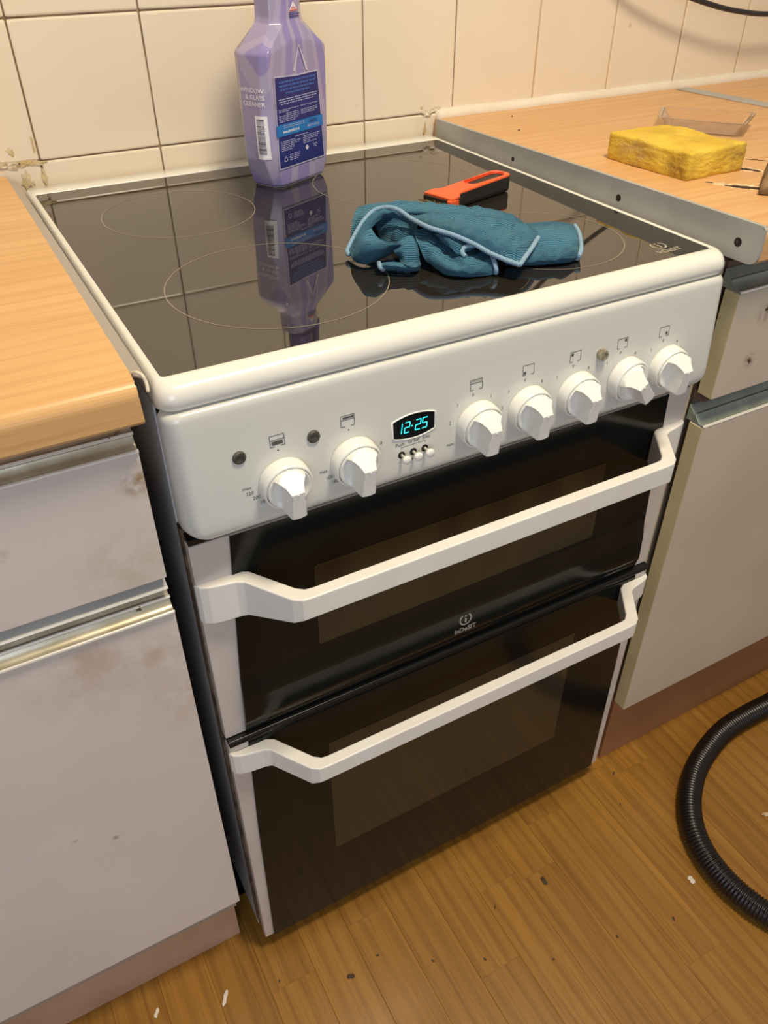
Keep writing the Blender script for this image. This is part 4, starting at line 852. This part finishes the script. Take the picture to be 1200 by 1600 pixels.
# top skin with a recess in the handle
def rec(a0, a1, wd, z, n=6):
    pts = []
    for cx_, s in ((a1 - wd, 1), (a0 + wd, -1)):
        for k in range(n + 1): an = math.radians(-90 + 180 * k / n) if s > 0 else math.radians(90 + 180 * k / n); pts.append(sp(cx_ + wd * math.cos(an), wd * math.sin(an), z))
    return pts
bm = bmesh.new()
def loop_edges(pts):
    V = [bm.verts.new(q) for q in pts]; return [bm.edges.new((V[i], V[(i + 1) % len(V)])) for i in range(len(V))]
E_ = loop_edges([sp(a * 0.985 + 0.001, b * 0.94, zz_(a)) for a, b in ol]) + loop_edges(rec(0.050, 0.1165, 0.0098, 0.0204))
bmesh.ops.triangle_fill(bm, edges=E_, use_beauty=True)
obj('orange_top', bm, M['orange'], sc)
obj('orange_inset', loft([rec(0.050, 0.1165, 0.0098, 0.0204), rec(0.051, 0.1155, 0.0090, 0.0180), rec(0.062, 0.1145, 0.0080, 0.0166)], True, False, True), M['orange_in'], sc)
obj('cheek', loft([[sp(a, b, z) for a, b in ((-0.0035, -0.0225), (0.013, -0.0225), (0.014, -0.0165), (-0.0035, -0.0155))] for z in (0.0012, 0.0150)], True, True, True), M['orange'], sc, bevel=0.0022)
obj('blade', loft([[sp(a, b, z) for a, b in ((-0.0085, -0.0165), (0.006, -0.0165), (0.006, 0.0225), (-0.0085, 0.0225))] for z in (0.0085, 0.0095)], True, True, True), M['blade'], sc)
obj('blade_holder', loft([[sp(a, b, z) for a, b in ((-0.0030, -0.0150), (0.006, -0.0150), (0.006, 0.0195), (-0.0030, 0.0195))] for z in (0.0098, 0.0140)], True, True, True), M['blackplastic'], sc)
for k in range(9): crumb('dirt', sp(-0.006 + rj.uniform(0, .004), -0.014 + k * 0.004, 0.0102), 0.0011, M['debris_d'] if k % 2 else M['block'], sc, 200 + k, (1.2, 1, .7), 1)

# ================================================================ CLOTH
def patch_bm(bm, rows, uvl, nu=12, nv=10, thick=0.0022, seed=0):
    rn = random.Random(seed)
    R1 = [catmull(r, nu) for r in rows]; n = len(R1[0]); cols = [catmull([r[i] for r in R1], nv) for i in range(n)]; mrow = len(cols[0])
    V = [[None] * mrow for _ in range(n)]; U = {}
    from mathutils import noise
    for i in range(n):
        v_ = 0
        for j in range(mrow):
            p = cols[i][j]
            q = Vector(p); nz = noise.noise(Vector((q.x * 38 + q.y * 30, q.y * 110 - q.x * 70, seed))) * 0.0024 + noise.noise(q * 150) * 0.0004
            e = min(j, mrow - 1 - j, 4) / 4
            q.z = max(q.z + nz * e, 0.9004)
            V[i][j] = bm.verts.new(q)
    Lu = sum((cols[i + 1][mrow // 2] - cols[i][mrow // 2]).length for i in range(n - 1)); Lv = sum((cols[n // 2][j + 1] - cols[n // 2][j]).length for j in range(mrow - 1))
    for i in range(n - 1):
        for j in range(mrow - 1):
            f = bm.faces.new((V[i][j], V[i + 1][j], V[i + 1][j + 1], V[i][j + 1])); f.smooth = True
            for lp, (a, b) in zip(f.loops, ((i, j), (i + 1, j), (i + 1, j + 1), (i, j + 1))): lp[uvl].uv = (a / (n - 1) * Lu, b / (mrow - 1) * Lv)
bm = bmesh.new(); uvl = bm.loops.layers.uv.new('UVMap')
for k, rows in enumerate(CLOTH): patch_bm(bm, rows, uvl, seed=k * 3.7)
me = bpy.data.meshes.new('cleaning_cloth'); bm.to_mesh(me); bm.free()
clo = link_mesh('cleaning_cloth', me, M['cloth'])
tag(clo, 'crumpled teal ribbed microfibre cloth with pale blue hems lying on the hob', 'cloth')
for k, h in enumerate(HEMS):
    p = catmull(h, 14); o = obj('hem', tube([Vector((q.x, q.y, max(q.z, 0.9022))) for q in p], 0.0026, 8, rf=lambda i: 0.0021 + 0.0004 * (i % 2)), M['hem'], clo, smooth=True)

# ================================================================ SPONGE
bm = bmesh.new(); L, Wd, Hh = 0.0475, 0.0665, 0.0155; N = 26
bmesh.ops.create_cube(bm, size=2); bmesh.ops.subdivide_edges(bm, edges=bm.edges[:], cuts=N, use_grid_fill=True)
from mathutils import noise
for v in bm.verts:
    c = v.co; q = Vector((c.x * L, c.y * Wd, c.z * Hh)); r_ = 0.004
    k = Vector((max(abs(q.x) - (L - r_), 0) * (1 if q.x > 0 else -1), max(abs(q.y) - (Wd - r_), 0) * (1 if q.y > 0 else -1), max(abs(q.z) - (Hh - r_), 0) * (1 if q.z > 0 else -1)))
    if k.length > r_: q -= k * (1 - r_ / k.length)
    nrm = Vector(c).normalized(); q += nrm * (noise.noise(q * 40) * 0.0022 + noise.noise(q * 260) * 0.0010 + (noise.noise(q * 700) * 0.0006))
    if c.z > -0.2: q.x += 0.004 * (c.y ** 2) * 0 ; q.z += 0.0006 * math.sin(q.y * 60) - 0.0008 * (c.x * c.y)
    if c.z < -0.9: q.z = -Hh + 0.0002 + max(0, noise.noise(q * 50)) * 0.001
    v.co = q
so = obj('sponge', bm, M['sponge'], smooth=True); so.location = (0.4140, 0.2150, zr(0.215) + Hh + 0.0002); so.rotation_euler = (math.radians(-0.95), 0, math.radians(1.5))
tag(so, 'worn yellow sponge with dirt stains and darkly coloured pores on the right worktop', 'sponge')

# ================================================================ CLEAR TRAY
def tray():
    bot = [(0.5640, 0.3960), (0.6140, 0.2850), (0.6440, 0.3050), (0.6020, 0.3950)]
    rim = [(0.5330, 0.3600), (0.5940, 0.2690), (0.6700, 0.3180), (0.5950, 0.4160)]
    def ring(P, z, k):     # round the corners of a quad
        out = []
        for i in range(4):
            a, b, c = Vector(P[i - 1]), Vector(P[i]), Vector(P[(i + 1) % 4])
            for t in range(5):
                s = t / 4; p1 = b + (a - b).normalized() * k * (1 - s); p2 = b + (c - b).normalized() * k * s
                q = (b + (a - b).normalized() * k) * (1 - s) ** 2 + b * 2 * s * (1 - s) + (b + (c - b).normalized() * k) * s * s
                out.append((q.x, q.y, z + zr(q.y)))
        return out
    base = [(0.5480, 0.3580), (0.5990, 0.2800), (0.6540, 0.3170), (0.5950, 0.3960)]
    mid = [tuple(Vector(a) * .5 + Vector(b) * .5) for a, b in zip(base, rim)]
    out_ = [tuple(Vector(b) + (Vector(b) - Vector((0.5985, 0.341))).normalized() * 0.006) for b in rim]
    return loft([ring(base, 0.0010, .008), ring(mid, 0.009, .009), ring(rim, 0.0175, .010), ring(rim, 0.0185, .010), ring(out_, 0.0180, .012), ring(out_, 0.0165, .012)], True, True, False)
tr = obj('plastic_tray', tray(), M['clear'], smooth=False)
sd = tr.modifiers.new('s', 'SOLIDIFY'); sd.thickness = 0.0006; sd.offset = 0
bv = tr.modifiers.new('b', 'BEVEL'); bv.width = 0.0009; bv.segments = 2; bv.limit_method = 'ANGLE'
tag(tr, 'small empty clear plastic tray behind the sponge', 'tray')
# ================================================================ BROWN BLOCK at the right edge
bm = bmesh.new(); base = [(0.392, 0.066), (0.440, 0.024), (0.545, 0.080), (0.487, 0.135)]
N = 10; c_ = Vector((0.462, 0.082))
def rg(s, z, dx=0):
    out = []
    for i in range(4):
        a, b = Vector(base[i]), Vector(base[(i + 1) % 4])
        for t in range(N):
            q = a.lerp(b, t / N); q = c_ + (q - c_) * s; k = noise.noise(Vector((q.x * 60, q.y * 60, z * 60))) * 0.003; d_ = (q - c_).normalized(); out.append((q.x + d_.x * k + dx, q.y + d_.y * k, zr(q.y) + z))
    return out
loft([rg(.94, 0.0004), rg(1.0, 0.003), rg(.99, 0.010), rg(.93, 0.018, .004), rg(.84, 0.023, .006), rg(.60, 0.026, .008), rg(.25, 0.027, .008)], True, True, True, bm)
bl = obj('abrasive_block', bm, M['block'], smooth=True); tag(bl, 'dirty brown block lying in front of the sponge at the right edge', 'block')

# ================================================================ CABLE
pth = catmull([(0.36, 0.585, 1.34), (0.50, 0.575, 1.20), (0.62, 0.572, 1.115), (0.72, 0.570, 1.073), (0.82, 0.567, 1.046), (0.895, 0.565, 1.0330), (0.965, 0.565, 1.0270), (1.04, 0.565, 1.030), (1.12, 0.570, 1.055), (1.22, 0.59, 1.12), (1.30, 0.60, 1.22)], 10)
ca = obj('power_cable', tube(pth, 0.0042, 10), M['cable'], smooth=True); tag(ca, 'black power cable hanging in front of the tiles at the top right', 'cable')

# ================================================================ HOSE
hp = [(1.02, -0.30, .0195), (0.97, -0.19, .0195), (0.90, -0.11, .0195), (0.80, -0.062, .0195), (0.72, -0.046, .0195), (0.6577, -0.0440, .0195), (0.6060, -0.0430, .0195), (0.5500, -0.0460, .0195), (0.4941, -0.0600, .0195), (0.4448, -0.0799, .0195), (0.4046, -0.1063, .0195), (0.3756, -0.1340, .0195), (0.3545, -0.1650, .0195),
      (0.3420, -0.2000, .0195), (0.3385, -0.2391, .0195), (0.3430, -0.2754, .0195), (0.3560, -0.3120, .0195), (0.385, -0.360, .0195), (0.44, -0.41, .0195), (0.53, -0.45, .0195), (0.64, -0.465, .0195), (0.78, -0.45, .0195), (0.95, -0.47, .0195)]
cp = catmull(hp, 24)
# resample at an even pitch
acc = [0]; 
for a, b in zip(cp, cp[1:]): acc.append(acc[-1] + (b - a).length)
step = 0.0013; path = []; i = 0; s = 0
while s < acc[-1]:
    while acc[i + 1] < s: i += 1
    t = (s - acc[i]) / (acc[i + 1] - acc[i]); path.append(cp[i].lerp(cp[i + 1], t)); s += step
RP = (0.0172, 0.0188, 0.0190, 0.0176)
ho = obj('vacuum_hose', tube(path, 0.018, 16, rf=lambda i: RP[i % 4]), M['hose'], smooth=True); tag(ho, 'black ribbed vacuum hose curling on the wooden floor', 'hose')

# ================================================================ FLOOR DEBRIS
def flake(x, y, r, seed, m, label, cat='debris', name='paint_flake', group=None, sq=(1, 1, .25)):
    bm = bmesh.new(); bmesh.ops.create_icosphere(bm, subdivisions=2, radius=1); rn = random.Random(seed); ph = rn.uniform(0, 6.28)
    for v in bm.verts:
        a = math.atan2(v.co.y, v.co.x); k = 1 + 0.45 * math.sin(2 * a + ph) + rn.uniform(-.15, .15); v.co = Vector((v.co.x * r * sq[0] * k, v.co.y * r * sq[1] * k, max(v.co.z * r * sq[2], -r * sq[2] * .6)))
    o = obj(name, bm, M[m]); o.location = (x, y, r * sq[2] * .6 + 0.0003); o.rotation_euler = (0, 0, ph); tag(o, label, cat, group)
flake(-0.3731, -0.0245, 0.0065, 1, 'debris_w', 'white paint flake on the floor in front of the left cabinet plinth', sq=(1.3, .6, .3))
flake(-0.4600, 0.0027, 0.0040, 2, 'debris_w', 'small white flake on the floor nearest the bottom left plinth', sq=(.8, 1.3, .3))
flake(0.3062, -0.2103, 0.0058, 3, 'debris_w', 'round whitish blob on the floor just left of the black hose', sq=(.8, 1, .3))
flake(0.1084, -0.1035, 0.0048, 4, 'debris_d', 'dark crumb on the floor in front of the oven door, nearest the hose side', name='floor_crumb')
flake(-0.2109, -0.0823, 0.0042, 5, 'debris_d', 'brown crumb on the floor below the cooker, at the very bottom of the photo', name='floor_crumb')
for k, (x, y, r, lb_) in enumerate(((-0.1648, -0.0758, 0.0018, 'tiny dark speck on the floor just right of the brown crumb'), (-0.0344, -0.1536, 0.0018, 'tiny dark speck on the floor at the bottom edge, below the middle of the cooker'),
        (0.33, -0.01, .0022, 'dark speck on the floor beside the right cabinet plinth corner'), (0.30, -0.06, .0015, 'tiny dark speck on the floor in front of the cooker right corner'), (0.24, -0.24, .0022, 'dark speck on the floor furthest from the cooker, left of the hose bottom'),
        (-0.30, -0.04, .0016, 'tiny speck on the floor right below the cooker left corner'), (-0.10, -0.12, .0018, 'tiny dark speck on the floor near the bottom edge, right of the brown crumb'), (0.05, -0.20, .0016, 'tiny speck on the floor at the bottom edge below the dark crumb'),
        (0.15, -0.22, .0018, 'tiny dark speck on the floor below and right of the dark crumb'), (0.02, -0.10, .0016, 'tiny speck on the floor left of the dark crumb before the oven door'))):
    flake(x, y, r, 300 + k, 'debris_d', lb_, name='dirt_speck', group='dirt specks on the floor')
flake(0.4960, -0.1910, 0.0060, 9, 'chip_edge', 'pale crumb on the floor inside the hose loop at the right edge', name='floor_crumb', sq=(1.2, .8, .5))
